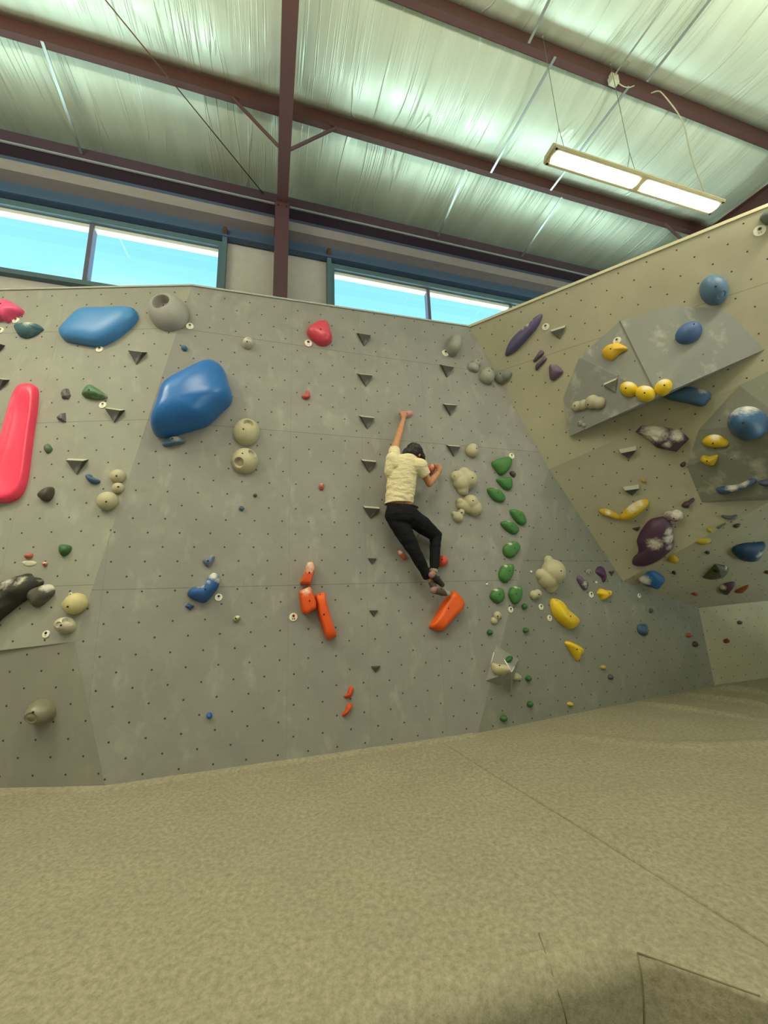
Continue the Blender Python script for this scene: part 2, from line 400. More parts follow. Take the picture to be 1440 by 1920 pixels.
cr1, cr2 = atz(1195, 1785, 0), atz(1425, 1868, 0)
fl = atz(720, 1915, 0)
bk = A(205, 1467); c2x = onC2(-260, 1487)
def xy(p): return (float(p[0]), float(p[1]))
floorbase = bmesh.new(); add_box(floorbase, (0.5, 1, -.6), (9, 0, 0), (0, 9.5, 0), (0, 0, .05)); fixn(floorbase)
tag(obj('floor', floorbase, mats=plain('concrete', '7c786c', .8), smooth=False), kind='structure')
g = .0025; sn = np.array([-sdir[1], sdir[0], 0])*g
# pad to the left of the long seam, towards the camera it rolls over its front edge
g = .007
L = [xy(sA+sn*-1), xy(sEnd-sn) , xy(cr2), xy(cr1), xy(fl), (-1.2, 1.42), (-5.6, 1.0), (-5.6, 4.25), xy(c2x+[0, .3, 0]), xy(bk+[0, .2, 0]), xy(A(500, 1431)+[0, .2, 0])]
R_ = [xy(sA+sn), xy(sEnd+sn), (2.6, .9), (9, 1.5), (8.6, 7.9), xy(FC+[.4, .4, 0]), xy(A(885, 1385)+[0, .2, 0])]
def nearest(poly):  # order check helper
    return poly
s0 = sA - sdir*.35
L[0] = xy(s0-sn); R_[0] = xy(s0+sn)
MATL = pad('crash_mat', L, [.006, .02, .02, .03, .16, .16, .16, .02, .01, .01, .01][:len(L)] and [.022, .022, .022, .11, .2, .2, .02, .01, .01, .01, .01], 'wide beige felt crash mat filling the floor from the left to the long diagonal seam')
pad('crash_mat', R_, [.022, .03, .02, .02, .01, .01, .01], 'beige felt crash mat right of the long diagonal seam, wrinkled in the far corner', step=.05)
# narrow fabric flap along the foot of the wall
bm = bmesh.new()
fl_pts = [c2x, bk, A(500, 1431), A(885, 1385)]; C_ = []
for i in range(3):
    for k in range(14): C_.append(fl_pts[i]*(1-k/14)+fl_pts[i+1]*k/14)
C_.append(fl_pts[3]); C_ = [np.array([p[0], p[1], 0.]) for p in C_]; prev = None
for i, p in enumerate(C_):
    t_ = unit(C_[min(i+1, len(C_)-1)]-C_[max(i-1, 0)]); nn = np.cross([0, 0, 1.], t_); nn = nn if nn[1] < 0 else -nn
    q = p + nn*(.10+.014*noise.noise(Vector((p[0]*2.1, p[1]*2, 0)))); e_ = q+nn*.005
    cur = [bm.verts.new((p[0], p[1]+.05, .012+wrinkle(*p[:2]))), bm.verts.new((q[0], q[1], .012+wrinkle(*q[:2]))), bm.verts.new((e_[0], e_[1], -.02))]
    if prev:
        for k in range(2): bm.faces.new((prev[k], cur[k], cur[k+1], prev[k+1]))
    prev = cur
bmesh.ops.remove_doubles(bm, verts=bm.verts, dist=.002); fixn(bm)
tag(obj('mat_flap', bm, mats=FELT), 'narrow beige fabric flap lying along the foot of the grey wall', 'fabric flap')
# stitched seams of the front cover
WELT = plain('stitched_welt', '6b654e', .95)
_mt = BVHTree.FromPolygons([v.co.copy() for v in MATL.data.vertices], [list(p.vertices) for p in MATL.data.polygons])
for pts in ([(1195, 1786), (1260, 1809), (1330, 1834), (1400, 1859), (1425, 1868)], [(1195, 1787), (1203, 1830), (1206, 1875), (1207, 1925)], [(1010, 1750), (1022, 1785), (1035, 1825), (1048, 1865), (1058, 1895), (1064, 1925)]):
    W_ = []
    for q in pts:
        r_ = _mt.ray_cast(V(CAM), V(unit(ray(*q))))
        if r_[0] is not None: W_.append(np.array(r_[0][:]))
    bm = bmesh.new(); add_tube(bm, W_, .0032, 6); fixn(bm); obj('cover_seam', bm, parent=MATL, mats=WELT, M=Matrix.Identity(4))
# ------------------------------------------------------------------ building shell: window wall, girts, purlins, roof
DWL = 5.8
RED = plain('red_oxide_shaded', '472b26', .6, var=.15); STEEL = plain('galvanised_steel', 'a9aca2', .35, .8, var=.08)  # shade of the purlin webs is mixed into the red oxide
TEAL = plain('window_frame_paint', '4a6168', .4); GIRT = plain('girt_paint', '857c7a', .6); DARKW = plain('insulation_flare_tint', '46566b', .8)  # bluish lens flare is mixed into the dark insulation colour
WHITEP = plain('vinyl_insulation', 'b7b0a8', .6)
ZB = -CAMZ-.5
def M4(): return Matrix.Identity(4)
A0, A1 = -7.5, 11.5
wins = [(-5.98, -.866), (.953, 7.9)]; wz0, wz1 = 4.455, 5.45
bm = bmesh.new()
bbox(bm, A0, A1, DWL+.02, DWL+.1, ZB, wz0); bbox(bm, A0, A1, DWL+.02, DWL+.1, wz1, 6.9)
for a0, a1 in ((A0, wins[0][0]), (wins[0][1], wins[1][0]), (wins[1][1], A1)): bbox(bm, a0, a1, DWL+.02, DWL+.1, wz0, wz1)
fixn(bm); tag(obj('wall_front', bm, mats=WHITEP, smooth=False), kind='structure')
bm = bmesh.new(); bbox(bm, A0, A1, DWL-.012, DWL+.015, 5.66, 6.9); fixn(bm)
tag(obj('wall_front_upper', bm, mats=DARKW, smooth=False), kind='structure')
glass = NT('window_glass'); glass.t.nodes.remove(glass.p)
tr = glass.n('ShaderNodeBsdfTransparent'); tr.inputs[0].default_value = (.93, .98, 1, 1); gl = glass.n('ShaderNodeBsdfGlossy'); gl.inputs['Roughness'].default_value = .03
mx = glass.n('ShaderNodeMixShader'); mx.inputs[0].default_value = .05; glass.l(tr.outputs[0], mx.inputs[1]); glass.l(gl.outputs[0], mx.inputs[2]); glass.l(mx.outputs[0], glass.out.inputs[0])
WHITEF = plain('white_vinyl_frame', 'cfcdbf', .45); MUL = plain('mullion_grey', '5d5866', .5)
for wi, (a0, a1) in enumerate(wins):
    bm = bmesh.new(); fo = .06
    for z0, z1 in ((wz0-.07, wz0), (wz1, wz1+.09)): bbox(bm, a0-.07, a1+.07, DWL-.07, DWL+.12, z0, z1)
    for q0, q1 in ((a0-.07, a0), (a1, a1+.07)): bbox(bm, q0, q1, DWL-.07, DWL+.12, wz0, wz1)
    fixn(bm); w = obj('window_%d' % (wi+1), bm, mats=TEAL, smooth=False); tag(w, kind='structure')
    bm = bmesh.new(); bbox(bm, a0, a1, DWL+.0, DWL+.1, wz1-.055, wz1); bbox(bm, a0, a1, DWL+.0, DWL+.1, wz0, wz0+.03); fixn(bm)
    obj('inner_frame', bm, w, WHITEF, M=M4(), smooth=False)
    pitch = 1.722; ms = [wins[0][1]-pitch*k for k in (1, 2)] if wi == 0 else [a0+pitch*k for k in (1, 2, 3)]
    for a in ms:
        bm = bmesh.new(); bbox(bm, a-.028, a+.028, DWL-.02, DWL+.1, wz0, wz1); fixn(bm); obj('mullion', bm, w, MUL, M=M4(), smooth=False)
    edges_ = sorted([a0]+ms+[a1])
    for p_, q_ in zip(edges_[:-1], edges_[1:]):
        bm = bmesh.new(); bbox(bm, p_+.02, q_-.02, DWL+.045, DWL+.051, wz0+.02, wz1-.04); fixn(bm); obj('glass_pane', bm, w, glass.m, M=M4(), smooth=False)
def member(name, label, cat, boxes, mat, group=None, kind=None):
    bm = bmesh.new()
    for b in boxes: bbox(bm, *b)
    fixn(bm); return tag(obj(name, bm, mats=mat, smooth=False), label, cat, group, kind)
# window side posts that run up to the girt
for a, l in ((-.78, 'dark green steel jamb post right of the left window'), (.86, 'dark green steel jamb post left of the right window')):
    s = member('jamb_post', l, 'steel post', [(a-.035, a+.035, DWL-.11, DWL+.0, 3.6, 5.62)], TEAL)
    bm = bmesh.new(); bbox(bm, a-.03, a+.03, DWL-.12, DWL-.04, 5.62, 5.78); fixn(bm); obj('post_clip', bm, s, RED, M=M4(), smooth=False)
member('wall_girt', 'dark steel header girt running just above both windows', 'girt', [(A0, A1, DWL-.13, DWL-.02, 5.60, 5.63), (A0, A1, DWL-.05, DWL-.02, 5.63, 5.8)], plain('header_flare_blue', '3c5068', .6))  # header blue includes the lens flare from the windows
member('wall_girt', 'pale-flanged steel girt halfway between windows and eave', 'girt', [(A0, A1, DWL-.2, DWL-.19, 5.90, 6.05), (A0, A1, DWL-.2, DWL, 6.05, 6.06), (A0, A1, DWL-.2, DWL, 5.89, 5.9)], GIRT)
member('eave_strut', 'dark red steel eave strut where the roof meets the window wall', 'eave strut', [(A0+.02, A1-.02, DWL-.22, DWL-.21, 6.33, 6.52), (A0+.02, A1-.02, DWL-.22, DWL-.015, 6.32, 6.33)], plain('eave_red_dark', '40303a', .6))
member('eave_trim_strip', 'thin pale strip along the lower edge of the red eave strut', 'trim strip', [(A0, A1, DWL-.235, DWL-.212, 6.305, 6.325)], plain('strip_pale', '8b9291', .5))
# columns and rafters (rafter 1 in the middle, rafter 2 far right), lower rafter flange follows z = 5.32 + .11 d
def rafter(a, name_lab, col_lab, w=.16):
    bm = bmesh.new()
    def zr(d): return 5.32+.11*d
    for off, ww, hh in ((0, w, .014), (.56, w, .014)):
        for d0, d1 in ((-7.5, 5.14),):
            beam(bm, BP(a, d0, zr(d0)+off), BP(a, d1, zr(d1)+off), ww, hh)
    beam(bm, BP(a, -7.5, zr(-7.5)+.28), BP(a, 5.14, zr(5.14)+.28), .012, .56)
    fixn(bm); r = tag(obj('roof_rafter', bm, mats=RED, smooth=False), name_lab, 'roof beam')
    bm = bmesh.new(); wc = .1
    bbox(bm, a-wc, a+wc, 5.14, 5.155, ZB, 5.89+.0); bbox(bm, a-.008, a+.008, 5.155, 5.75, ZB, 6.4); bbox(bm, a-wc, a+wc, 5.735, 5.75, ZB, 6.4)
    bbox(bm, a-wc-.01, a+wc+.01, 5.13, 5.75, 5.87, 5.90)
    fixn(bm); c = tag(obj('steel_column', bm, mats=plain('column_paint', '4a2f35', .55), smooth=False), col_lab, 'steel column')
    bm = bmesh.new()
    for s in (-1, 1): bbox(bm, a+s*.06-.012, a+s*.06+.012, 5.12, 5.13, 5.80, 5.824); bbox(bm, a+s*.06-.012, a+s*.06+.012, 5.12, 5.13, 5.93, 5.954)
    fixn(bm); obj('splice_bolts', bm, c, plain('bolt_dark', '2c2622', .6), M=M4(), smooth=False)
    return r
rafter(.071, 'dark red steel rafter running overhead in the middle of the roof', 'dark red steel column standing between the two windows')
rafter(7.6, 'rust red steel rafter rising behind the right hand wall', 'rust red steel column hidden behind the right hand wall')
def zp(d): return 5.93+.11*d       # underside of the purlins
PD = [4.302, 2.804, 1.30, -.2, -1.7, -3.2, -4.7]
plab = ['red steel purlin nearest the window wall, braced to the middle rafter', 'red steel purlin with the grey junction box, above the hanging lamp', 'purlin overhead beyond the top of the picture']
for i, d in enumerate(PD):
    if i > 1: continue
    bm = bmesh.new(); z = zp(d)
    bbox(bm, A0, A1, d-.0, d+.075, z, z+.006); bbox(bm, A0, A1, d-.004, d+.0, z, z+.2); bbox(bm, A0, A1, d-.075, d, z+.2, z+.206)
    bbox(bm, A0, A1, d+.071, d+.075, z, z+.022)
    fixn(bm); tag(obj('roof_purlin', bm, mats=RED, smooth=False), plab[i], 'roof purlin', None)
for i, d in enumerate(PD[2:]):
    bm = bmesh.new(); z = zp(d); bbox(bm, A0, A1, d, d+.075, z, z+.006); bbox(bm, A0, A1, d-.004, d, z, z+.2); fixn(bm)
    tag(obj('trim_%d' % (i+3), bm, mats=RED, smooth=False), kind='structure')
# flange braces
def brace(p, q, lab):
    bm = bmesh.new(); beam(bm, p, q, .05, .006); beam(bm, p+np.array([0, 0, .02])+NB*.022, q+np.array([0, 0, .02])+NB*.022, .006, .045); fixn(bm)
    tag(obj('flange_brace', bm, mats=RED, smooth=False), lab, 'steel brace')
d = 4.31; zb = 5.32+.11*d+.01
brace(BP(.0, d, zb), BP(-.60, d, zp(d)), 'diagonal steel brace on the left of the middle rafter')
brace(BP(.14, d, zb), BP(.76, d, zp(d)), 'diagonal steel brace on the right of the middle rafter')
brace(BP(7.52, d, zb), BP(6.72, d, zp(d)), 'diagonal steel brace from the purlin to the far right rafter')
# roof insulation with foil facing, sagging between purlins
def foil():
    N = NT('foil_facing'); v = N.co(); base = srgb('a5ab93')
    st = N.noise(N.scale(v, (3.2, .3, .3)), 1.8, 3, .5)
    def crease(sx, sc, lo, hi, msc, m0, m1):
        w = N.noise(N.scale(v, (sx, .22, 1), (0, 0, .03)), sc, 2, .4); k = N.math('SUBTRACT', 1., N.map(N.math('ABSOLUTE', N.math('SUBTRACT', w, .5)), lo, hi))
        return N.math('MULTIPLY', k, N.map(N.noise(N.scale(v, (1.6, .5, 1)), msc, 2), m0, m1))
    c1 = crease(10, 1.2, 0., .035, 1.0, .50, .60); c2 = crease(22, 1.3, 0., .05, 1.4, .52, .60); c3 = crease(3.2, 1., 0., .012, .8, .45, .55)
    cr = N.math('ADD', N.math('ADD', c1, N.math('MULTIPLY', c2, .6)), c3)
    col = N.mix(N.map(st, .3, .7), srgb('bfc6ae'), srgb('ced5be'))
    N.set(col, N.map(N.noise(v, 3), .3, .7, .34, .48), .4, .5)
    N.bump(N.math('ADD', N.math('MULTIPLY', st, .5), N.math('MULTIPLY', cr, .45)), .55, .03); return N.m
FOIL = foil()
bm = bmesh.new(); prof = []
ds = [DWL+.1] + PD + [-7.6]
for i in range(len(ds)-1):
    d1, d0 = ds[i], ds[i+1]; w = d1-d0; K = 14
    for k in range(K+1):
        s = k/K; dd = d1 - w*s
        sag = .15*math.sin(math.pi*min(1, s*1.0))**.75
        z = zp(dd)+.205 - sag*(.55 if i == 0 else 1)
        if k == 0 and i > 0: z = zp(dd)+.2
        prof.append((dd, z))
na = 150; grid = []
for (dd, z) in prof:
    row = []
    for k in range(na+1):
        a = A0+(A1-A0)*k/na; cl = min(abs(dd-q) for q in ds); am = min(1, cl/.3)
        zz = z + am*(.02*noise.noise(Vector((a*1.1, dd*.35, 0))) + .014*noise.noise(Vector((a*5, dd*.5, 4.))))
        row.append(bm.verts.new(V(TB*a+NB*dd+np.array([0, 0, zz+CAMZ]))))
    grid.append(row)
for i in range(len(grid)-1):
    for k in range(na): bm.faces.new((grid[i][k], grid[i][k+1], grid[i+1][k+1], grid[i+1][k]))
fixn(bm)
Rz = Matrix.Rotation(YB, 4, 'Z')
bm.transform(Rz.inverted()); ce = obj('ceiling', bm, mats=FOIL, M=Rz); tag(ce, kind='structure')
# silver strips (taped seams and bridging) crossing from purlin to purlin
def strip(p, q, lab, w=.03, h=.012, name='bridging_strip', cat='metal strip', sag=0.):
    bm = bmesh.new(); n = 8; p = np.asarray(p); q = np.asarray(q)
    pts = [p+(q-p)*k/n - np.array([0, 0, sag*4*(k/n)*(1-k/n)]) for k in range(n+1)]
    for k in range(n): beam(bm, pts[k], pts[k+1], w, h)
    fixn(bm); return tag(obj(name, bm, mats=STEEL, smooth=False), lab, cat, 'steel bridging strips under the foil roof')
dE = DWL-.24
strip(BP(-2.66, 4.30, zp(4.3)-.005), BP(-2.74, dE, 6.40), 'silver strip left of the middle rafter, reaching down to the eave', .035)
strip(BP(2.79, 4.36, zp(4.3)+.0), BP(2.84, dE, 6.40), 'silver strip at the eave, first to the right of the middle rafter', .035)
strip(BP(4.55, 4.36, zp(4.3)+.0), BP(4.61, dE, 6.40), 'silver strip at the eave, second to the right of the middle rafter', .035)
strip(BP(3.14, 2.80, zp(2.8)-.01), BP(3.18, 4.30, zp(4.3)-.01), 'silver strip between the two purlins, left of the hanging lamp', .034)
strip(BP(4.25, 2.80, zp(2.8)-.01), BP(4.28, 4.30, zp(4.3)-.01), 'silver strip between the two purlins, passing behind the hanging lamp', .034)
strip(BP(2.70, 1.3, zp(1.3)), BP(2.76, 2.78, zp(2.78)), 'silver strip near the top edge of the picture, left of the conduit', .03)
strip(BP(4.38, 1.3, zp(1.3)), BP(4.43, 2.70, zp(2.70)), 'silver strip near the top edge of the picture, right of the conduit', .03)
bm = bmesh.new(); add_tube(bm, [BP(-2.02, 3.45, zp(3.45)-.02), BP(-.21, 5.60, 6.47)], .008, 6); add_tube(bm, [BP(-2.02, 3.45, zp(3.45)-.02), BP(-4.8, .2, zp(.2)-.02)], .008, 6); fixn(bm)
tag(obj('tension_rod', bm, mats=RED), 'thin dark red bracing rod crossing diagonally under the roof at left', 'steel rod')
# remaining walls of the hall, behind and beside the camera
bm = bmesh.new(); bbox(bm, A0-.1, A1+.1, -7.6, -7.5, ZB, 6.6); fixn(bm); tag(obj('wall_back', bm, mats=WHITEP, smooth=False), kind='structure')
bm = bmesh.new(); bbox(bm, A0-.1, A0, -7.5, DWL+.1, ZB, 7); fixn(bm); tag(obj('wall_side_left', bm, mats=WHITEP, smooth=False), kind='structure')
bm = bmesh.new(); bbox(bm, A1, A1+.1, -7.5, DWL+.1, ZB, 7); fixn(bm); tag(obj('wall_side_right', bm, mats=WHITEP, smooth=False), kind='structure')
bm = bmesh.new(); bbox(bm, A0-.2, A1+.2, -7.6, DWL+.3, 7.3, 7.35); fixn(bm); tag(obj('roof_deck', bm, mats=plain('roof_sheet', '8a8d88', .5), smooth=False), kind='structure')
# ------------------------------------------------------------------ hanging lamp
La, Lb = BP(0, 0, 0), None
e1 = CAM + 2.0*(np.array([0.92477, 1.6668, 2.2221])); e2 = CAM + 2.0*(np.array([2.0768, 2.0025, 2.2235]))
ctr = (e1+e2)/2; lt = unit(e2-e1); lt[2] = 0; lt = unit(lt); ln = np.array([-lt[1], lt[0], 0]); hl = np.linalg.norm(e2-e1)/2
Ml = frameM(ctr, lt, ln, np.array([0, 0, 1.]))
lamp = empty('hanging_lamp', Ml); tag(lamp, 'long lit two-section strip lamp hanging from the roof at upper right', 'lamp')
LB = plain('lamp_housing', '9a9270', .4)
bm = bmesh.new()
def prism(bm, prof, x0, x1):
    a = [bm.verts.new((x0, p[0], p[1])) for p in prof]; b = [bm.verts.new((x1, p[0], p[1])) for p in prof]; n = len(prof)
    bm.faces.new(a); bm.faces.new(b[::-1])
    for i in range(n): bm.faces.new((a[i], a[(i+1) % n], b[(i+1) % n], b[i]))
prism(bm, [(-.095, .0), (-.1, .02), (-.07, .075), (.07, .075), (.1, .02), (.095, .0)], -hl, hl); fixn(bm)
bmesh.ops.bevel(bm, geom=bm.edges[:], offset=.006, segments=2, affect='EDGES')
obj('housing', bm, lamp, LB, smooth=False)
EM = NT('lamp_lens'); EM.t.nodes.remove(EM.p); e = EM.n('ShaderNodeEmission'); e.inputs[0].default_value = (*LAMP_COL, 1); e.inputs[1].default_value = LAMP_EMIT; EM.l(e.outputs[0], EM.out.inputs[0])
for s in (-1, 1):
    bm = bmesh.new(); c = s*hl*.5; hx, hy, r = hl*.47, .062, .05
    pts = []
    for cx, cy, a0_ in ((hx-r, hy-r, 0), (-hx+r, hy-r, 90), (-hx+r, -hy+r, 180), (hx-r, -hy+r, 270)):
        for k in range(7): t = math.radians(a0_+15*k); pts.append((c+cx+r*math.cos(t), cy+r*math.sin(t)))
    lo = [bm.verts.new((x, y, -.012)) for x, y in pts]; hi = [bm.verts.new((x, y, .002)) for x, y in pts]; n = len(pts)
    bm.faces.new(lo[::-1]); bm.faces.new(hi)
    for i in range(n): bm.faces.new((lo[i], lo[(i+1) % n], hi[(i+1) % n], hi[i]))
    fixn(bm); tag(obj('lens', bm, lamp, EM.m, smooth=False))
bm = bmesh.new(); prism(bm, [(-.088, -.006), (-.088, .001), (.088, .001), (.088, -.006)], -hl*.03, hl*.03)
for s in (-1, 1):
    prism(bm, [(s*.066, -.008), (s*.066, .001), (s*.092, .001), (s*.092, -.008)], -hl+.01, hl-.01)
    prism(bm, [(-.085, -.008), (-.085, .001), (.085, .001), (.085, -.008)], s*(hl-.03)-.015, s*(hl-.03)+.015)
fixn(bm); obj('bezel', bm, lamp, LB, smooth=False)
for x in (-.82, -.02, .86):
    bm = bmesh.new(); add_box(bm, (x*hl, .0, .10), (.008, 0, 0), (0, .012, 0), (0, 0, .035)); fixn(bm); obj('hook', bm, lamp, STEEL, smooth=False)
WIRE = plain('wire_grey', '6f6f5c', .5, .5); CORD = plain('cord_pale', 'a5a084', .5)
def lampP(x, z, y=0.): return np.array((Ml @ Vector((x*hl, y, z)))[:])
def wire(name, pts, r, lab, cat, m):
    bm = bmesh.new(); add_tube(bm, pts, r, 6); fixn(bm); return tag(obj(name, bm, mats=m), lab, cat)
top = lambda x: lampP(x, zp(2.67)+CAMZ-ctr[2]+.02)
for x, lab in ((-.82, 'thin hanging wire at the left end of the lit lamp'), (-.02, 'thin hanging wire above the middle of the lit lamp')):
    t_ = top(x-.05); s_ = lampP(x-.03, .42)
    bm = bmesh.new(); add_tube(bm, [t_, s_], .0032, 6); add_tube(bm, [s_, lampP(x, .13)], .0028, 6); add_tube(bm, [s_, lampP(x-.12, .075)], .0028, 6)
    add_tube(bm, [t_+np.array([0, 0, -.05]), t_], .008, 6); fixn(bm); tag(obj('hanging_wire', bm, mats=WIRE), lab, 'wire')
pts = [BP(4.62, 2.80, zp(2.8)+.03), BP(4.66, 2.74, zp(2.8)+.0), BP(4.66, 2.70, zp(2.8)-.10), *[lampP(.86, z, y) for z, y in ((1.35, .03), (.9, .05), (.5, .03), (.25, 0), (.14, 0))]]
# smooth the cord
def smooth_path(P, it=3):
    P = [np.asarray(p) for p in P]
    for _ in range(it):
        Qn = [P[0]]
        for i in range(len(P)-1): Qn += [P[i]*.75+P[i+1]*.25, P[i]*.25+P[i+1]*.75]
        Qn.append(P[-1]); P = Qn
    return P
wire('power_cord', smooth_path(pts), .007, 'pale power cord curving down to the right end of the lit lamp', 'cord', CORD)
jb = BP(3.99, 2.79, zp(2.8)-.03)
bm = bmesh.new(); add_box(bm, jb, TB*.055, NB*.035, np.array([0, 0, .06])); fixn(bm); bmesh.ops.bevel(bm, geom=bm.edges[:], offset=.005, segments=1, affect='EDGES')
tag(obj('junction_box', bm, mats=plain('box_grey', 'a5a68e', .5), smooth=False), 'grey electrical junction box clipped to the purlin above the lamp', 'electrical box')
bm = bmesh.new(); add_tube(bm, [BP(3.98, 1.0, zp(1.0)+.02), BP(3.985, 2.72, zp(2.72)+.01), jb+np.array([0, 0, .03])], .011, 8); fixn(bm)
tag(obj('conduit', bm, mats=STEEL), 'thin metal conduit running from the junction box to the top of the picture', 'conduit')
wire('jumper_cable', smooth_path([jb+TB*.05, jb+TB*.14+np.array([0, 0, -.05]), jb+TB*.25+np.array([0, 0, -.02]), jb+TB*.34+np.array([0, 0, .05])]), .006, 'short pale cable looping out of the junction box', 'cable', CORD)
# ------------------------------------------------------------------ climbing holds
def sysf(ox, oy, s): return lambda x, y: (ox+x/s, oy+y/s)
S0 = sysf(0, 0, 1); S1 = sysf(0, 530, 3); S2 = sysf(0, 980, 3); S3 = sysf(480, 580, 24/7); S4 = sysf(480, 980, 24/7); S5 = sysf(820, 600, 4.5)
S6 = sysf(840, 900, 4); S7 = sysf(1040, 380, 3.6); S8 = sysf(1040, 760, 3.6); S9 = sysf(1040, 1100, 3.6)
Za = sysf(0, 550, 7.2); Zb = sysf(340, 580, 9); Zc = sysf(500, 1040, 8); Zd = sysf(0, 1040, 8); Ze = sysf(330, 1020, 9.6); Zf = sysf(900, 1050, 6.545)
Zg = sysf(740, 820, 12); Zh = sysf(770, 1030, 12); Zi = sysf(1260, 680, 6.857); Zj = sysf(1180, 930, 5.538); Zk = sysf(930, 570, 9.6)
Zl = sysf(430, 760, 13.714); Zm = sysf(260, 540, 12); Zn = sysf(820, 840, 12.8); Zo = sysf(900, 1200, 12)
def surf(x, y):
    """first climbing surface met through a picture point: world point and outward normal"""
    d = V(unit(ray(x, y))); best = None
    for t in WBVH:
        r = t.ray_cast(V(CAM), d)
        if r[0] is not None and (best is None or r[3] < best[3]): best = r
    P, N = np.array(best[0][:]), np.array(best[1][:])
    if N@(P-CAM) > 0: N = -N
    return P, N
def catmull(P, m):
    n = len(P); out = []
    for i in range(n):
        p0, p1, p2, p3 = P[i-1], P[i], P[(i+1) % n], P[(i+2) % n]
        for k in range(m):
            t = k/m; out.append(.5*((2*p1)+(-p0+p2)*t+(2*p0-5*p1+4*p2-p3)*t*t+(-p0+3*p1-3*p2+p3)*t**3))
    return out
def resample(P, n):
    P = np.array(P); D = np.linalg.norm(np.roll(P, -1, 0)-P, axis=1); L = np.r_[0, np.cumsum(D)]; out = []
    for k in range(n):
        s = L[-1]*k/n; i = min(np.searchsorted(L, s, 'right')-1, len(P)-1); f = (s-L[i])/max(D[i], 1e-9)
        out.append(P[i]*(1-f)+P[(i+1) % len(P)]*f)
    return out
def el(cx, cy, rx, ry=None, rot=0, n=14):
    ry = ry or rx; c, s = math.cos(math.radians(rot)), math.sin(math.radians(rot))
    return [(cx+rx*math.cos(2*math.pi*k/n)*c-ry*math.sin(2*math.pi*k/n)*s, cy+rx*math.cos(2*math.pi*k/n)*s+ry*math.sin(2*math.pi*k/n)*c) for k in range(n)]
PX = {}
BOLT = plain('bolt_socket', '1c1914', .5, .3)
class Fr:
    def __init__(s, px, lift=0.):
        s.P, s.N = surf(*px); s.X, s.Y = axes(s.N); s.M = frameM(s.P, s.X, s.Y, s.N); s.lift = lift
        s.px = abs((s.P-CAM)@FW)/FPX          # metres per picture pixel here
    def loc(s, px, off=None):
        q = hit(px[0], px[1], s.P + s.N*(s.lift if off is None else off), s.N) - s.P
        return np.array([q@s.X, q@s.Y])
def bolts_of(o, bm_tree, fr, sys, bolts, r=.0095):
    M = fr.M; Mi = M.inverted()
    for b in bolts:
        px = sys(*b[:2]); d = V(unit(ray(*px)))
        lo = Mi @ V(CAM); ld = (Mi.to_3x3() @ d)
        h = bm_tree.ray_cast(lo, ld)
        if h[0] is None: continue
        n = h[1] if h[1].dot(ld) < 0 else -h[1]
        bm = bmesh.new(); rr = b[2] if len(b) > 2 else r
        bmesh.ops.create_cone(bm, cap_ends=True, segments=8, radius1=rr, radius2=rr*.85, depth=.008)
        q = n.to_track_quat('Z', 'Y').to_matrix().to_4x4(); q.translation = h[0]
        bm.transform(q)
        ob = obj('bolt_socket', bm, parent=o, mats=BOLT)
NH = [0]
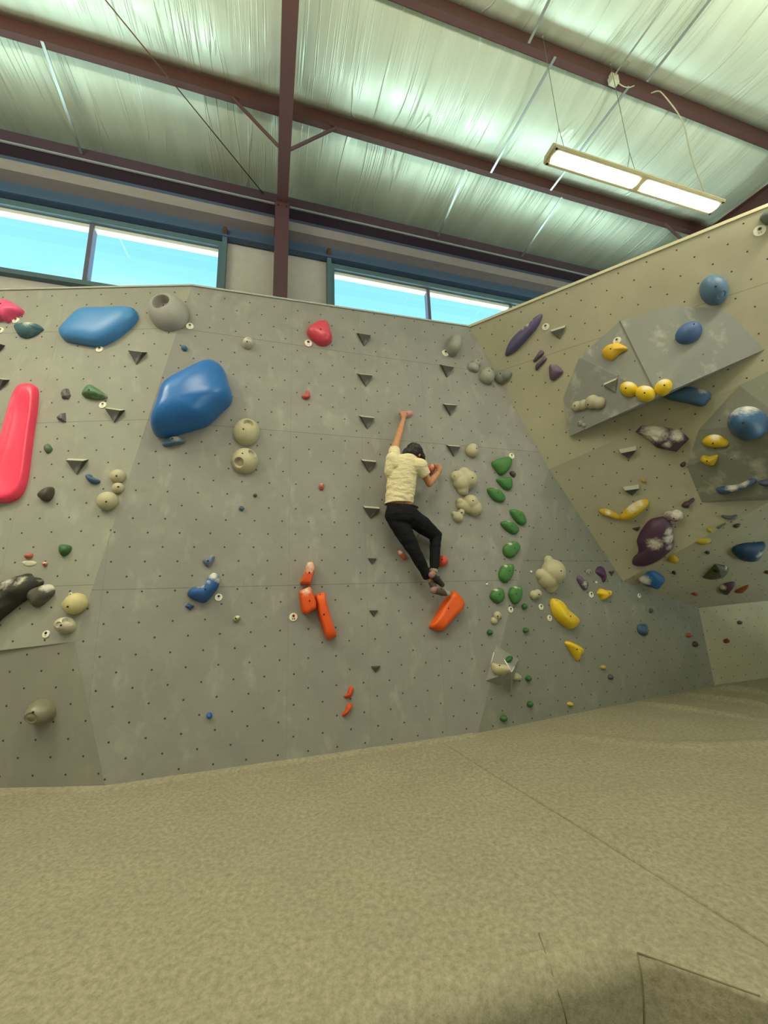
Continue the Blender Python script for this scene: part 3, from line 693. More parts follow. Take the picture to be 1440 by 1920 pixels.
def hold(name, sys, pts, h, c, label, p=2., peak=None, bolts=(), chalk=0., spots=(), pockets=(), dish=False, facet=False, group=None,
         rough=.55, cat='climbing hold', lump=.0, n=36, rings=12, center=None, raw=False, mat=None):
    px = [sys(*q) for q in pts]; c0 = np.mean(px, axis=0)
    if center: c0 = sys(*center)
    fr = Fr(c0, h*.38); NH[0] += 1; sd = NH[0]*1.37
    P = [fr.loc(q) for q in px]
    # anchor: move the frame origin to the centroid of the outline
    cen = np.mean(P, axis=0); fr.P = fr.P + fr.X*cen[0] + fr.Y*cen[1]; fr.M = frameM(fr.P, fr.X, fr.Y, fr.N); P = [q-cen for q in P]
    pk = np.zeros(2) if peak is None else fr.loc(sys(*peak), h)
    bm = bmesh.new()
    if facet:
        R = P if raw else P
        rr = random.Random(NH[0]); lv = [(1., -.006), (.93, h*.25), (.6, h*.8), (.0, h)]
        prev = None; m = len(R)
        for k, (ro, z) in enumerate(lv):
            if ro == 0.:
                cv = bm.verts.new((pk[0], pk[1], z))
                for i in range(m): bm.faces.new((prev[i], prev[(i+1) % m], cv))
            else:
                cur = []
                for i in range(m):
                    j = 1 if k < 2 else 1+rr.uniform(-.18, .18); q = pk+(R[i]-pk)*ro*j
                    cur.append(bm.verts.new((q[0], q[1], z*(1 if k < 2 else 1+rr.uniform(-.22, .12)))))
                if prev:
                    for i in range(m): bm.faces.new((prev[i], prev[(i+1) % m], cur[(i+1) % m], cur[i]))
                prev = cur
    else:
        R = resample(P if raw else catmull([np.array(q) for q in P], 6), n); prev = None
        for j in range(rings+1):
            if dish:
                prof = [(1., -.006), (.995, h*.5), (.96, h*.85), (.9, h), (.84, h*.97), (.76, h*.8), (.66, h*.55), (.5, h*.42), (.3, h*.38), (.12, h*.36), (0, h*.36)]
                if j >= len(prof): break
                ro, z = prof[j]; last = ro == 0
            else:
                th = j/rings*math.pi/2; ro = math.cos(th)**(2/p) if j < rings else 0.; z = h*math.sin(th)**(2/p); last = j == rings
                if j == 0: z = -.006
            if last:
                cv = bm.verts.new((pk[0], pk[1], z))
                for i in range(n): bm.faces.new((prev[i], prev[(i+1) % n], cv))
            else:
                sh = (1-ro)
                cur = [bm.verts.new((q[0]*ro+pk[0]*sh, q[1]*ro+pk[1]*sh, z)) for q in R]
                if prev:
                    for i in range(n): bm.faces.new((prev[i], prev[(i+1) % n], cur[(i+1) % n], cur[i]))
                prev = cur
        if lump:
            for v in bm.verts:
                if v.co.z > 0: v.co += Vector((0, 0, 1))*lump*noise.noise(v.co*(6/max(.05, h*4)) + Vector((sd, 0, 0)))*2
    fixn(bm); bm.normal_update()
    if pockets:
        tr = BVHTree.FromBMesh(bm); Mi = fr.M.inverted(); lo = Mi @ V(CAM)
        for (x, y, r, dep) in pockets:
            q = sys(x, y); q2 = sys(x+r, y); ld = Mi.to_3x3() @ V(unit(ray(*q))); hh = tr.ray_cast(lo, ld)
            if hh[0] is None: continue
            R_ = abs(q2[0]-q[0])*fr.px*1.05; nn = hh[1] if hh[1].dot(ld) < 0 else -hh[1]
            for e in range(1):
                fs = [f for f in bm.faces if (f.calc_center_median()-hh[0]).length < R_*1.6]
                eds = list({ed for f in fs for ed in f.edges}); bmesh.ops.subdivide_edges(bm, edges=eds, cuts=2, use_grid_fill=True)
            for v in bm.verts:
                dd = (v.co-hh[0]).length
                if dd < R_*1.15: t = max(0, 1-(dd/R_/1.15)**3); v.co -= nn*dep*R_*min(1, t*1.6)
        bm.normal_update()
    tree = BVHTree.FromBMesh(bm)
    sp = [(*(fr.loc(sys(x, y), h*.8)), abs(sys(x+r, y)[0]-sys(x, y)[0])*fr.px) for x, y, r in spots]
    m = mat or hold_mat(name+'_resin', c, chalk, sp, rough)
    o = obj(name, bm, mats=m, M=fr.M, smooth=not facet); tag(o, label, cat, group)
    bolts_of(o, tree, fr, sys, bolts)
    return o
def remesh(bm, voxel, smooth=4):
    me = bpy.data.meshes.new('tmp'); bm.to_mesh(me); bm.free(); o = bpy.data.objects.new('tmp', me); COL.objects.link(o)
    m = o.modifiers.new('r', 'REMESH'); m.mode = 'VOXEL'; m.voxel_size = voxel; m.use_smooth_shade = True
    if smooth: s = o.modifiers.new('s', 'SMOOTH'); s.iterations = smooth; s.factor = .5
    dg = bpy.context.evaluated_depsgraph_get(); dg.update(); r = bpy.data.meshes.new_from_object(o.evaluated_get(dg))
    bpy.data.objects.remove(o); bpy.data.meshes.remove(me); return r
def blob(name, sys, balls, c, label, bolts=(), flat=.9, group=None, chalk=0., spots=(), sink=.25, rough=.6):
    """cluster of fused rounded lobes; balls = (x, y, radius[, lift]) in picture units"""
    b0 = max(balls, key=lambda b: b[2]); rad0 = abs(sys(b0[0]+b0[2], 0)[0]-sys(b0[0], 0)[0])
    fr0 = Fr(sys(b0[0], b0[1])); fr = Fr(sys(b0[0], b0[1]), rad0*fr0.px*.4); NH[0] += 1
    bm = bmesh.new()
    for b in balls:
        r = abs(sys(b[0]+b[2], 0)[0]-sys(b[0], 0)[0])*fr.px; lift = (b[3] if len(b) > 3 else sink)*r
        q = fr.loc(sys(b[0], b[1]), lift)
        bmesh.ops.create_icosphere(bm, subdivisions=3, radius=r, matrix=Matrix.Translation((q[0], q[1], lift)) @ Matrix.Diagonal((1, 1, flat, 1)))
    rm = min(abs(sys(b[0]+b[2], 0)[0]-sys(b[0], 0)[0]) for b in balls)*fr.px
    me = remesh(bm, max(.0035, rm/9), 12)
    bm = bmesh.new(); bm.from_mesh(me)
    bmesh.ops.bisect_plane(bm, geom=bm.verts[:]+bm.edges[:]+bm.faces[:], plane_co=(0, 0, -.004), plane_no=(0, 0, -1), clear_outer=True)
    tree = BVHTree.FromBMesh(bm); bm.to_mesh(me); bm.free()
    sp = [(*(fr.loc(sys(x, y), .05)), abs(sys(x+r, y)[0]-sys(x, y)[0])*fr.px) for x, y, r in spots]
    o = obj(name, me, mats=hold_mat(name+'_resin', c, chalk, sp, rough), M=fr.M); tag(o, label, 'climbing hold', group)
    bolts_of(o, tree, fr, sys, bolts); return o
TRI = volume_mat('black_triangle_wood', '45453f', .3); TRIC = volume_mat('chalky_ledge', 'a9a797', .7)
GT = 'black triangular wooden holds'
def tri(sys, TL, TR, B, label, h=.055, group=GT, flat=False, cm=None):
    px = [sys(*q) for q in (TL, TR, B)]; fr = Fr(np.mean(px, axis=0), 0.)
    P = [fr.loc(q) for q in px]; cen = np.mean(P, axis=0); fr.P = fr.P + fr.X*cen[0]+fr.Y*cen[1]; fr.M = frameM(fr.P, fr.X, fr.Y, fr.N); P = [q-cen for q in P]
    size = np.linalg.norm(P[0]-P[1]); h = min(h, size*.55)
    if flat: h = size*.22
    a, b, c = P; up = (a+b)/2-c
    dr = .10 if flat else .25; fa = a*.93+b*.07-up*dr; fb = b*.93+a*.07-up*dr; fc = c+up*.05
    bm = bmesh.new(); v = [bm.verts.new(q) for q in ((*a, -.003), (*b, -.003), (*c, -.003), (*fa, h), (*fb, h), (*fc, h*.28))]
    for f, mi in (((3, 4, 5), 0), ((0, 1, 4, 3), 1), ((1, 2, 5, 4), 0), ((2, 0, 3, 5), 0), ((2, 1, 0), 0)):
        q = bm.faces.new([v[k] for k in f]); q.material_index = 0 if flat else mi
    fixn(bm); bmesh.ops.bevel(bm, geom=bm.edges[:], offset=.0025, segments=1, affect='EDGES')
    o = obj('triangular_hold', bm, mats=[cm or TRI, TRIC], M=fr.M, smooth=False); return tag(o, label, 'climbing hold', group)
TAGM = plain('tag_white', 'd9d4c0', .5, var=.05); INK = plain('tag_ink', '3a362e', .6)
def gtag(x, y, label, dot='3a362e', r=6.3, text=None, marks=True, rim=None, spin=0.):
    fr = Fr((x, y)); R = r*fr.px; bm = bmesh.new()
    bmesh.ops.create_cone(bm, cap_ends=True, segments=28, radius1=R, radius2=R*.93, depth=.009); bmesh.ops.translate(bm, verts=bm.verts, vec=(0, 0, .0045))
    M = fr.M @ Matrix.Rotation(spin, 4, 'Z')
    o = obj('grade_tag', bm, mats=plain('tag_rim', rim, .5) if rim else TAGM, M=M, smooth=False); tag(o, label, 'grade tag', 'round white grade tags')
    def disc(nm, dx, dy, rr, z, m):
        b = bmesh.new(); bmesh.ops.create_cone(b, cap_ends=True, segments=16, radius1=rr, radius2=rr, depth=.002); bmesh.ops.translate(b, verts=b.verts, vec=(dx, dy, z)); return obj(nm, b, parent=o, mats=m, smooth=False)
    if rim: disc('tag_face', 0, 0, R*.8, .0095, TAGM)
    disc('colour_dot', .02*R, .3*R, R*.36, .0103, plain('dot_'+dot, dot, .5)); disc('bolt_socket', .02*R, .3*R, R*.2, .0112, BOLT)
    if text:
        cu = bpy.data.curves.new('txt', 'FONT'); cu.body = text; cu.size = R*.78; cu.align_x = 'CENTER'; cu.extrude = .0004; cu.offset = .0006
        to = bpy.data.objects.new('txt', cu); COL.objects.link(to); dg = bpy.context.evaluated_depsgraph_get(); dg.update()
        me = bpy.data.meshes.new_from_object(to.evaluated_get(dg)); bpy.data.objects.remove(to)
        t = obj('lettering', me, parent=o, mats=INK, smooth=False); t.location = (0, -.68*R, .0105)
    elif marks:
        b = bmesh.new()
        for s in (-1, 1): add_box(b, (s*R*.18, -.38*R, .0098), (R*.10, R*.03*s, 0), (-R*.03*s, R*.12, 0), (0, 0, .001))
        obj('faded_mark', b, parent=o, mats=plain('faded_ink', '9a927c', .7), smooth=False)
    return o
PINK, BLUE, BLUE2, GREEN, YEL, PUR, ORA, REDC, BEI, DK = 'e8405f', '2a5f9c', '4f6f8c', '3a6b30', 'd2b01c', '4f3850', 'd0481a', 'c0402f', 'a79f80', '38342d'
GB = 'beige rounded holds'
# --- left wall, upper
hold('climbing_hold', S1, [(-70, 120), (-40, 95), (0, 87), (40, 92), (80, 115), (120, 150), (60, 190), (25, 212), (5, 195), (-40, 200)], .12, 'e0507a', 'glossy pink hold cut by the left edge, topmost on the wall', peak=(10, 140), rough=.35, bolts=[(2, 118)])
hold('climbing_hold', Za, [(175, 440), (240, 420), (380, 400), (500, 405), (555, 450), (545, 470), (440, 545), (320, 580), (230, 550), (190, 490)], .10, '3b5f66', 'dark teal oval hold under the pink hold at upper left', chalk=.2, spots=[(380, 405, 60)])
hold('climbing_hold', S1, [(325, 265), (370, 215), (420, 165), (470, 143), (600, 140), (740, 138), (762, 165), (758, 200), (720, 240), (660, 290), (590, 330), (530, 345), (460, 335), (360, 315), (335, 295)], .14, '3f7cb5', 'large blue slab-shaped hold near the wall top, left of the pocketed ball', p=3., peak=(540, 215), rough=.4)
hold('climbing_hold', Zm, el(622, 487, 440, 385), .19, '928e88', 'large mauve-grey ball hold with a deep round pocket, at the wall top', pockets=[(460, 260, 165, 1.2)], bolts=[(555, 393)], n=56, rings=22)
tri(S1, (-58, 345), (30, 352), (-8, 397), 'black triangular hold cut by the left edge, upper one'); tri(S1, (-50, 527), (57, 545), (-5, 612), 'black triangular hold cut by the left edge, lower one')
tri(S1, (733, 378), (830, 390), (768, 465), 'black triangular hold on the left wall right below the big blue slab hold')
tri(S1, (603, 700), (705, 715), (645, 792), 'black triangular hold on the left wall, beside the white tag under the green hold')
tri(S1, (385, 987), (500, 992), (435, 1083), 'black triangular hold on the left wall, right of the long pink hold')
hold('foothold', S1, [(340, 625), (360, 600), (380, 592), (392, 630), (380, 650), (345, 650)], .05, '5d5a58', 'small dark grey foothold left of the green hill-shaped hold', facet=True)
hold('foothold', S1, [(318, 765), (345, 730), (362, 728), (365, 780), (340, 778)], .05, '5f5b5c', 'small grey pointed foothold right of the long pink hold top', facet=True)
hold('climbing_hold', S1, [(453, 622), (480, 580), (505, 568), (535, 585), (590, 625), (585, 643), (540, 648), (480, 640)], .09, '4c6f50', 'green hill-shaped hold on the left wall', peak=(510, 605), bolts=[(500, 603)], chalk=.25)
hold('foothold', S1, [(250, 915), (270, 905), (290, 935), (265, 958), (248, 942)], .04, '4b5d46', 'tiny dull green foothold right of the long pink hold')
hold('climbing_hold', S1, [(160, 565), (192, 575), (205, 605), (200, 700), (185, 800), (165, 950), (145, 1100), (110, 1190), (50, 1230), (0, 1233), (-50, 1225), (-72, 1150), (-40, 1050), (10, 900), (50, 750), (90, 620), (120, 575)], .085, PINK, 'long hot pink trough-shaped hold at the left edge', dish=True, n=64, rough=.35, center=(70, 900), peak=(60, 960))
hold('climbing_hold', S1, [(205, 1190), (245, 1155), (285, 1145), (292, 1175), (275, 1215), (245, 1227), (215, 1210)], .09, '46423a', 'dark brown wedge hold right of the lower end of the long pink hold', peak=(250, 1180))
hold('climbing_hold', S1, [(478, 1083), (500, 1075), (522, 1095), (555, 1108), (548, 1125), (515, 1128), (487, 1108)], .06, '3e5470', 'small slate blue curved hold under the black triangle on the left wall')
blob('climbing_hold', S1, [(663, 1090, 41)], BEI, 'beige round hold, topmost of three at the crease of the left wall', [(655, 1087)], group=GB)
blob('climbing_hold', S1, [(665, 1155, 32)], BEI, 'small beige round hold, middle of three at the crease of the left wall', [(665, 1148)], group=GB)
blob('climbing_hold', S1, [(605, 1228, 55)], BEI, 'beige round hold, lowest and largest of three at the crease of the left wall', [(597, 1232)], group=GB)
hold('foothold', S2, [(135, 190), (150, 172), (178, 172), (175, 195), (150, 202)], .04, 'a85a4a', 'small dull red foothold above a chalk smudge on the left wall', chalk=.3)
hold('foothold', S2, [(120, 222), (160, 212), (205, 222), (190, 240), (150, 245)], .012, 'b0ab8e', 'pale chalk-covered chip under the small dull red foothold', chalk=1.)
hold('foothold', S2, el(250, 232, 13), .03, 'b05a48', 'tiny red foothold with a white chalk ring on the left wall', spots=[(247, 224, 8)], bolts=[(250, 234, .006)])
hold('climbing_hold', S2, [(330, 130), (347, 120), (392, 130), (385, 165), (348, 188), (330, 165)], .06, '2f5a33', 'dark green blocky foothold alone in the middle of the left wall', peak=(350, 150))
hold('climbing_hold', S2, [(-90, 430), (0, 345), (60, 310), (145, 283), (160, 300), (205, 310), (218, 340), (170, 400), (90, 455), (0, 525), (-80, 580)], .15, '33312a', 'large craggy black rock hold at the left edge, chalked along its top', p=2.6, lump=.02, n=60, rings=16, spots=[(40, 345, 38), (110, 330, 30), (-20, 400, 38), (170, 325, 12)], rough=.8)
hold('climbing_hold', S2, [(155, 410), (180, 375), (230, 355), (270, 345), (292, 375), (280, 410), (210, 472), (185, 470), (155, 430)], .1, '4f4a42', 'dark grey rock hold touching the end of the black rock hold', lump=.008, chalk=.2, spots=[(250, 360, 28)], rough=.8, p=2.4)
blob('climbing_hold', S2, [(425, 455, 60), (400, 460, 45), (450, 458, 42)], 'b5a878', 'smooth cream potato-shaped hold right of the dark rock holds', [(381, 472)], group=GB)
blob('foothold', S2, [(398, 402, 10)], 'cfcab8', 'tiny white chip on top of the cream potato-shaped hold', [(396, 402, .007)])
hold('climbing_hold', S2, el(356, 577, 52, 48), .11, 'a39c84', 'round beige hold with finger pockets, beside the dark-dotted grade tag', pockets=[(385, 552, 24, .8), (325, 572, 13, .7)], bolts=[(343, 577)], n=48, rings=18, spots=[(322, 600, 18), (350, 545, 24)])
hold('climbing_hold', S2, el(213, 1072, 72, 70), .15, '74705a', 'olive grey ball hold alone on the lowest left wall panel', bolts=[(186, 1066)], spots=[(165, 1078, 26)], rough=.35, pockets=[(165, 1105, 26, .35)], n=48, rings=18)
# --- main wall, left part
hold('climbing_hold', S1, [(1195, 425), (1245, 450), (1268, 490), (1285, 550), (1303, 605), (1293, 650), (1240, 700), (1200, 740), (1150, 780), (1050, 810), (960, 835), (900, 845), (852, 825), (842, 775), (870, 700), (900, 600), (935, 550), (1000, 510), (1100, 460), (1150, 435)], .36, '2463a6', 'biggest blue hold, a glossy boulder across the upper left of the main wall', p=2.5, peak=(960, 640), rough=.28, n=72, rings=22, center=(1080, 640))
hold('climbing_hold', S1, [(910, 905), (935, 875), (985, 860), (1035, 885), (1030, 900), (940, 918)], .07, '4f6a80', 'small slate blue edge hold just below the biggest blue boulder', peak=(985, 895), bolts=[(970, 878)], chalk=.2, spots=[(985, 865, 30)])
hold('foothold', S1, el(1036, 366, 19, 15, 30), .04, '3a5b80', 'tiny blue foothold above the biggest blue boulder')
hold('climbing_hold', Zl, el(435, 655, 348, 345), .13, BEI, 'beige ball hold with one pocket, upper of the pair under the big blue boulder', pockets=[(500, 435, 105, .9)], bolts=[(360, 612)], n=56, rings=22, group=GB)
hold('climbing_hold', Zl, el(395, 1400, 350, 330), .13, BEI, 'beige ball hold with two pockets, lower of the pair under the big blue boulder', pockets=[(605, 1225, 95, .8), (230, 1465, 110, .8)], bolts=[(340, 1237)], n=56, rings=22, group=GB)
hold('climbing_hold', Zb, el(1120, 560, 95, 90), .09, 'a6a090', 'small pale ball hold with a pocket, near the top of the main wall', pockets=[(1145, 500, 32, .7)], bolts=[(1110, 543)], spots=[(1110, 500, 70)], n=40, rings=16)
hold('climbing_hold', Ze, [(475, 285), (560, 255), (630, 195), (690, 215), (680, 290), (640, 380), (570, 405), (510, 370)], .06, '5d6b80', 'small faded blue hold above the chalky blue banana hold', chalk=.5, bolts=[(575, 302)])
hold('climbing_hold', Ze, [(190, 890), (240, 810), (350, 765), (450, 760), (540, 690), (570, 590), (640, 520), (700, 515), (770, 570), (780, 680), (740, 800), (640, 930), (540, 1040), (450, 1060), (350, 1020), (230, 960)], .12, '1f4f86', 'curved blue banana hold, white with chalk along its upper edge', center=(500, 830), peak=(520, 840), spots=[(660, 560, 90), (580, 680, 60), (480, 770, 55), (400, 800, 50), (740, 640, 60), (700, 740, 35)], bolts=[(525, 812)], n=56)
hold('foothold', Ze, [(160, 1120), (215, 1065), (325, 1110), (265, 1190)], .04, '234a75', 'small blue diamond foothold below the chalky blue banana hold', raw=True)
hold('foothold', Ze, [(1020, 1350), (1070, 1290), (1150, 1300), (1140, 1370), (1060, 1410)], .05, '8f8a5c', 'tiny mustard foothold right of the blue-dotted grade tag', bolts=[(1075, 1340)], spots=[(1110, 1310, 35)])
hold('foothold', S2, el(1177, 1087, 17, 18), .045, '1f5593', 'small bright blue round foothold low on the main wall')
hold('foothold', S1, el(1358, 1268, 15, 14), .035, '4d6273', 'tiny blue grey foothold below the beige ball pair', bolts=[(1357, 1260, .006)])
hold('foothold', S1, el(1435, 1195, 11, 10), .03, '4a4a3c', 'tiny dark foothold right of the tiny blue grey one under the beige balls')
# --- main wall, centre
hold('climbing_hold', S3, [(328, 132), (350, 100), (420, 68), (465, 85), (480, 140), (492, 180), (475, 210), (420, 222), (370, 190), (345, 165)], .13, 'c23d50', 'glossy crimson hold at the top of the main wall', p=2.6, bolts=[(415, 128)], peak=(425, 130), rough=.3)
hold('foothold', S3, [(293, 555), (318, 542), (325, 515), (345, 530), (347, 565), (312, 575)], .05, 'b04a42', 'small red foothold below the glossy crimson hold', peak=(325, 558))
hold('foothold', S3, [(404, 1132), (418, 1118), (437, 1125), (433, 1157), (410, 1158)], .04, 'a8584c', 'tiny red foothold left of the climber, in the middle of the wall', bolts=[(422, 1140, .006)], spots=[(422, 1120, 8)])
for i, (a, b, c_, l) in enumerate((((645, 150), (738, 165), (695, 240), 'first (topmost)'), ((648, 410), (748, 420), (705, 500), 'second'), ((660, 680), (760, 692), (714, 772), 'third'),
        ((672, 962), (772, 972), (727, 1052), 'fourth'), ((685, 1262), (795, 1270), (738, 1347), 'fifth'))):
    tri(S3, a, b, c_, 'black triangular hold, %s from the top in the column left of the climber' % l)
for a, b, c_, l in (((718, 228), (775, 228), (746, 273), 'flat black triangle level with the climber\'s shins, sixth in its column'), ((727, 562), (785, 562), (757, 610), 'flat black triangle left of the orange foot hold, seventh in its column'), ((738, 922), (800, 918), (770, 968), 'flat black triangle lowest in the column on the main wall')):
    tri(S4, a, b, c_, l, flat=True)
for a, b, c_, l in (((1180, 352), (1270, 368), (1225, 440), 'top'), ((1198, 605), (1287, 610), (1248, 688), 'middle'), ((1220, 868), (1308, 875), (1270, 950), 'bottom')):
    tri(S3, a, b, c_, 'black triangular hold, %s one of three above and right of the climber' % l)
hold('climbing_hold', S3, [(1235, 215), (1250, 175), (1285, 162), (1320, 185), (1320, 240), (1295, 285), (1260, 287), (1230, 250)], .15, '84847a', 'grey cylinder-like hold casting a shadow near the top right of the main wall', peak=(1290, 215), p=2.8)
blob('climbing_hold', S5, [(330, 368, 40), (290, 398, 36), (318, 410, 34)], '8d8d82', 'grey rounded hold, leftmost of three in the top corner of the walls', [(345, 342)])
blob('climbing_hold', S5, [(425, 440, 42), (418, 480, 66)], '8d8d82', 'grey rounded hold, middle of three in the top corner of the walls', [(437, 430)])
blob('climbing_hold', S5, [(570, 470, 48), (530, 490, 50), (605, 455, 26)], '77786e', 'dark grey rounded hold, rightmost of three in the top corner of the walls', [(532, 453)], flat=.8)
blob('climbing_hold', S5, [(292, 1105, 56), (300, 1085, 45)], BEI, 'beige ball hold right of the bottom black triangle, above the beige clusters', [(332, 1083)], group=GB)
blob('climbing_hold', Zn, [(755, 760, 218, .3), (640, 610, 155), (475, 705, 165, .2), (570, 840, 215, .1), (600, 1010, 150, 0)], BEI, 'largest beige lobed hold right of the climber', [(845, 712), (412, 675, .006)], group=GB)
blob('climbing_hold', Zn, [(800, 1320, 200), (870, 1440, 205, .1), (545, 1300, 100), (560, 1380, 115, .1), (690, 1400, 170, .1)], BEI, 'beige lobed hold, second in the cluster right of the climber', [(858, 1262)], group=GB)
blob('climbing_hold', Zn, [(575, 1545, 85, .6), (395, 1575, 62), (490, 1660, 135, .1)], BEI, 'smallest beige lobed hold at the foot of the cluster right of the climber', [(585, 1550)], group=GB)
# green pads
GG = 'green pebble-shaped holds beside the climber'
hold('climbing_hold', S5, [(468, 1195), (580, 1153), (627, 1165), (627, 1220), (590, 1280), (545, 1307), (510, 1280)], .09, GREEN, 'green triangular pebble hold, topmost of the green line', group=GG, p=2.6)
hold('climbing_hold', S5, [(503, 1340), (560, 1330), (620, 1325), (637, 1380), (622, 1428), (575, 1427), (530, 1385)], .07, GREEN, 'green pebble hold, second from the top of the green line', group=GG, p=2.6)
for pts, l, b in (([(300, 65), (340, 58), (390, 75), (432, 130), (415, 165), (360, 158), (315, 110)], 'third from the top of the green line', (375, 95)),
        ([(470, 222), (520, 222), (565, 245), (590, 310), (570, 337), (530, 325), (482, 265)], 'fourth from the top, tilted down to the right', (543, 262)),
        ([(400, 320), (430, 305), (490, 315), (535, 365), (520, 400), (480, 402), (420, 355)], 'fifth from the top of the green line', (480, 345)),
        ([(416, 520), (440, 480), (500, 458), (543, 490), (530, 540), (480, 583), (435, 570)], 'sixth from the top, with a chalked upper rim', (503, 510)),
        ([(386, 700), (410, 645), (470, 630), (495, 640), (490, 700), (465, 750), (430, 772), (395, 745)], 'seventh from the top of the green line', (463, 680)),
        ([(318, 870), (345, 825), (390, 806), (420, 830), (425, 890), (380, 928), (340, 905)], 'left one of the lowest green pair', (390, 858)),
        ([(465, 850), (485, 805), (550, 800), (555, 860), (537, 915), (505, 932), (480, 905)], 'right one of the lowest green pair', (515, 855))):
    hold('climbing_hold', S6, pts, .07, GREEN, 'green pebble hold, '+l, group=GG, bolts=[(*b, .007)], p=2.6, chalk=.1, spots=[((pts[1][0]+pts[2][0])/2, pts[1][1]-2, 16)])
for x, y, r, l in ((578, 948, 20, 'right of the grade tag under the green pair'), (317, 1143, 20, 'under the small beige lobed hold'), (587, 1127, 19, 'highest of the two alone below the tags'),
        (463, 1340, 22, 'mounted on the small grey pyramid'), (608, 1490, 20, 'right of the small grey pyramid'), (620, 1682, 21, 'low on the wall under the grey pyramid, right one'), (422, 1790, 24, 'lowest of all, just above the mat')):
    hold('foothold', S6, el(x, y, r, r*1.1, 20), .05, '2c5a2b', 'small round dark green foothold '+l, group='small green footholds')
hold('foothold', S5, [(615, 1282), (640, 1273), (665, 1300), (650, 1327), (620, 1305)], .04, '4a3436', 'small maroon foothold between the two top green holds')
blob('climbing_hold', S6, [(790, 688, 92, .35), (752, 603, 38, .2), (692, 708, 42, .1), (748, 735, 84, .1), (765, 785, 62, 0)], BEI, 'big pale lobed ball hold in the middle of the shaded wall', [(848, 682)], group=GB)
blob('climbing_hold', S6, [(672, 853, 33, .5), (640, 862, 34, .1)], BEI, 'small pale lobed hold above the yellow banana hold', [(683, 858)], group=GB)
blob('climbing_hold', S6, [(370, 1016, 31, .5), (345, 1055, 28, .1)], BEI, 'small pale lobed hold under the lowest green pair', [(373, 1022)], group=GB)
hold('climbing_hold', S6, [(320, 1385), (335, 1370), (385, 1380), (430, 1385), (460, 1420), (430, 1450), (380, 1460), (335, 1440)], .09, 'b0a684', 'cream bean-shaped hold on the small grey pyramid', bolts=[(387, 1392)], group=GB)
hold('climbing_hold', S6, [(485, 1470), (510, 1445), (552, 1470), (547, 1497), (510, 1508), (482, 1495)], .07, 'a29a7c', 'cream lump hold tucked right of the small grey pyramid', group=GB)
hold('climbing_hold', Zf, [(905, 480), (940, 470), (1000, 490), (1045, 530), (1080, 590), (1150, 650), (1220, 710), (1242, 760), (1200, 825), (1140, 852), (1070, 825), (980, 750), (920, 660), (893, 560)], .12, YEL, 'big yellow banana-shaped hold on the shaded wall', center=(1040, 670), peak=(1060, 690), bolts=[(1110, 690), (942, 500, .005)], spots=[(1140, 630, 45), (1020, 510, 25)], n=56, rough=.4)
hold('climbing_hold', Zf, [(1062, 1020), (1100, 998), (1180, 1030), (1250, 1070), (1285, 1110), (1250, 1170), (1218, 1240), (1190, 1215), (1120, 1110)], .09, YEL, 'yellow scoop-shaped hold below the yellow banana', bolts=[(1190, 1097)], peak=(1215, 1090), rough=.45)
hold('climbing_hold', S6, [(1130, 850), (1150, 815), (1190, 825), (1230, 830), (1226, 865), (1190, 890), (1165, 900), (1150, 875)], .08, YEL, 'small lumpy yellow hold at the edge of the overhang', bolts=[(1208, 850)], spots=[(1222, 838, 14)])
hold('foothold', S6, el(1167, 1405, 19, 17), .04, 'a8903c', 'small dull yellow round foothold above the purple one'); hold('foothold', S6, el(920, 1682, 21, 17), .04, 'b79b34', 'small yellow foothold just above the mat')
hold('foothold', S6, el(1222, 1478, 18, 20), .04, '4e4550', 'small round purple-grey foothold low on the shaded wall')
hold('climbing_hold', S6, [(973, 740), (990, 715), (1012, 742), (1050, 765), (1052, 800), (1030, 828), (995, 785)], .06, '5a4a5a', 'chalky purple pinch hold, left one of the purple trio by the overhang edge', spots=[(1025, 775, 20), (1035, 800, 12)], bolts=[(1032, 770, .006)])
hold('foothold', S6, el(1062, 690, 20, 22), .04, '77706a', 'tiny chalk-white foothold between the purple holds', chalk=.9, bolts=[(1066, 690, .007)])
hold('climbing_hold', S6, [(1115, 682), (1135, 650), (1167, 652), (1187, 700), (1190, 740), (1172, 770), (1158, 730), (1125, 705)], .06, '4a2f52', 'dark purple hooked hold next to the overhang edge', bolts=[(1168, 695, .006)])
tri(S6, (1203, 684), (1242, 684), (1226, 724), 'tiny grey triangular foothold touching the overhang edge', flat=True)
for q, l in (((913, 1095), 'tiny white chip above the lowest green pair'), ((996, 1072), 'tiny white chip left of the big pale ball hold'), ((1118, 1092), 'tiny white chip between the purple holds')):
    blob('foothold', S0, [(q[0], q[1], 2.4)], 'd9d4c2', l)
hold('climbing_hold', S9, [(565, 275), (575, 256), (620, 253), (628, 272), (624, 284), (600, 276), (594, 290), (602, 303), (626, 312), (628, 326), (612, 334), (580, 318), (568, 300)], .06, '39506b', 'slate blue claw-shaped hold low on the shaded wall')
hold('foothold', S9, el(907, 328, 18, 15), .04, '8f3f30', 'small red foothold near the shaded inner corner'); hold('foothold', S9, el(952, 388, 18, 19), .04, '3f2c2c', 'small maroon foothold near the shaded inner corner'); hold('foothold', S9, el(653, 162, 12, 16), .04, '4c4b3e', 'small grey foothold above the slate blue claw hold')
hold('foothold', S9, el(1252, 242, 16, 13), .04, '3a3a2e', 'small dark grey foothold on the tan wall at far right'); hold('foothold', S9, el(1163, 367, 19, 15), .04, '5e2a1d', 'small dark red foothold on the tan wall at far right')
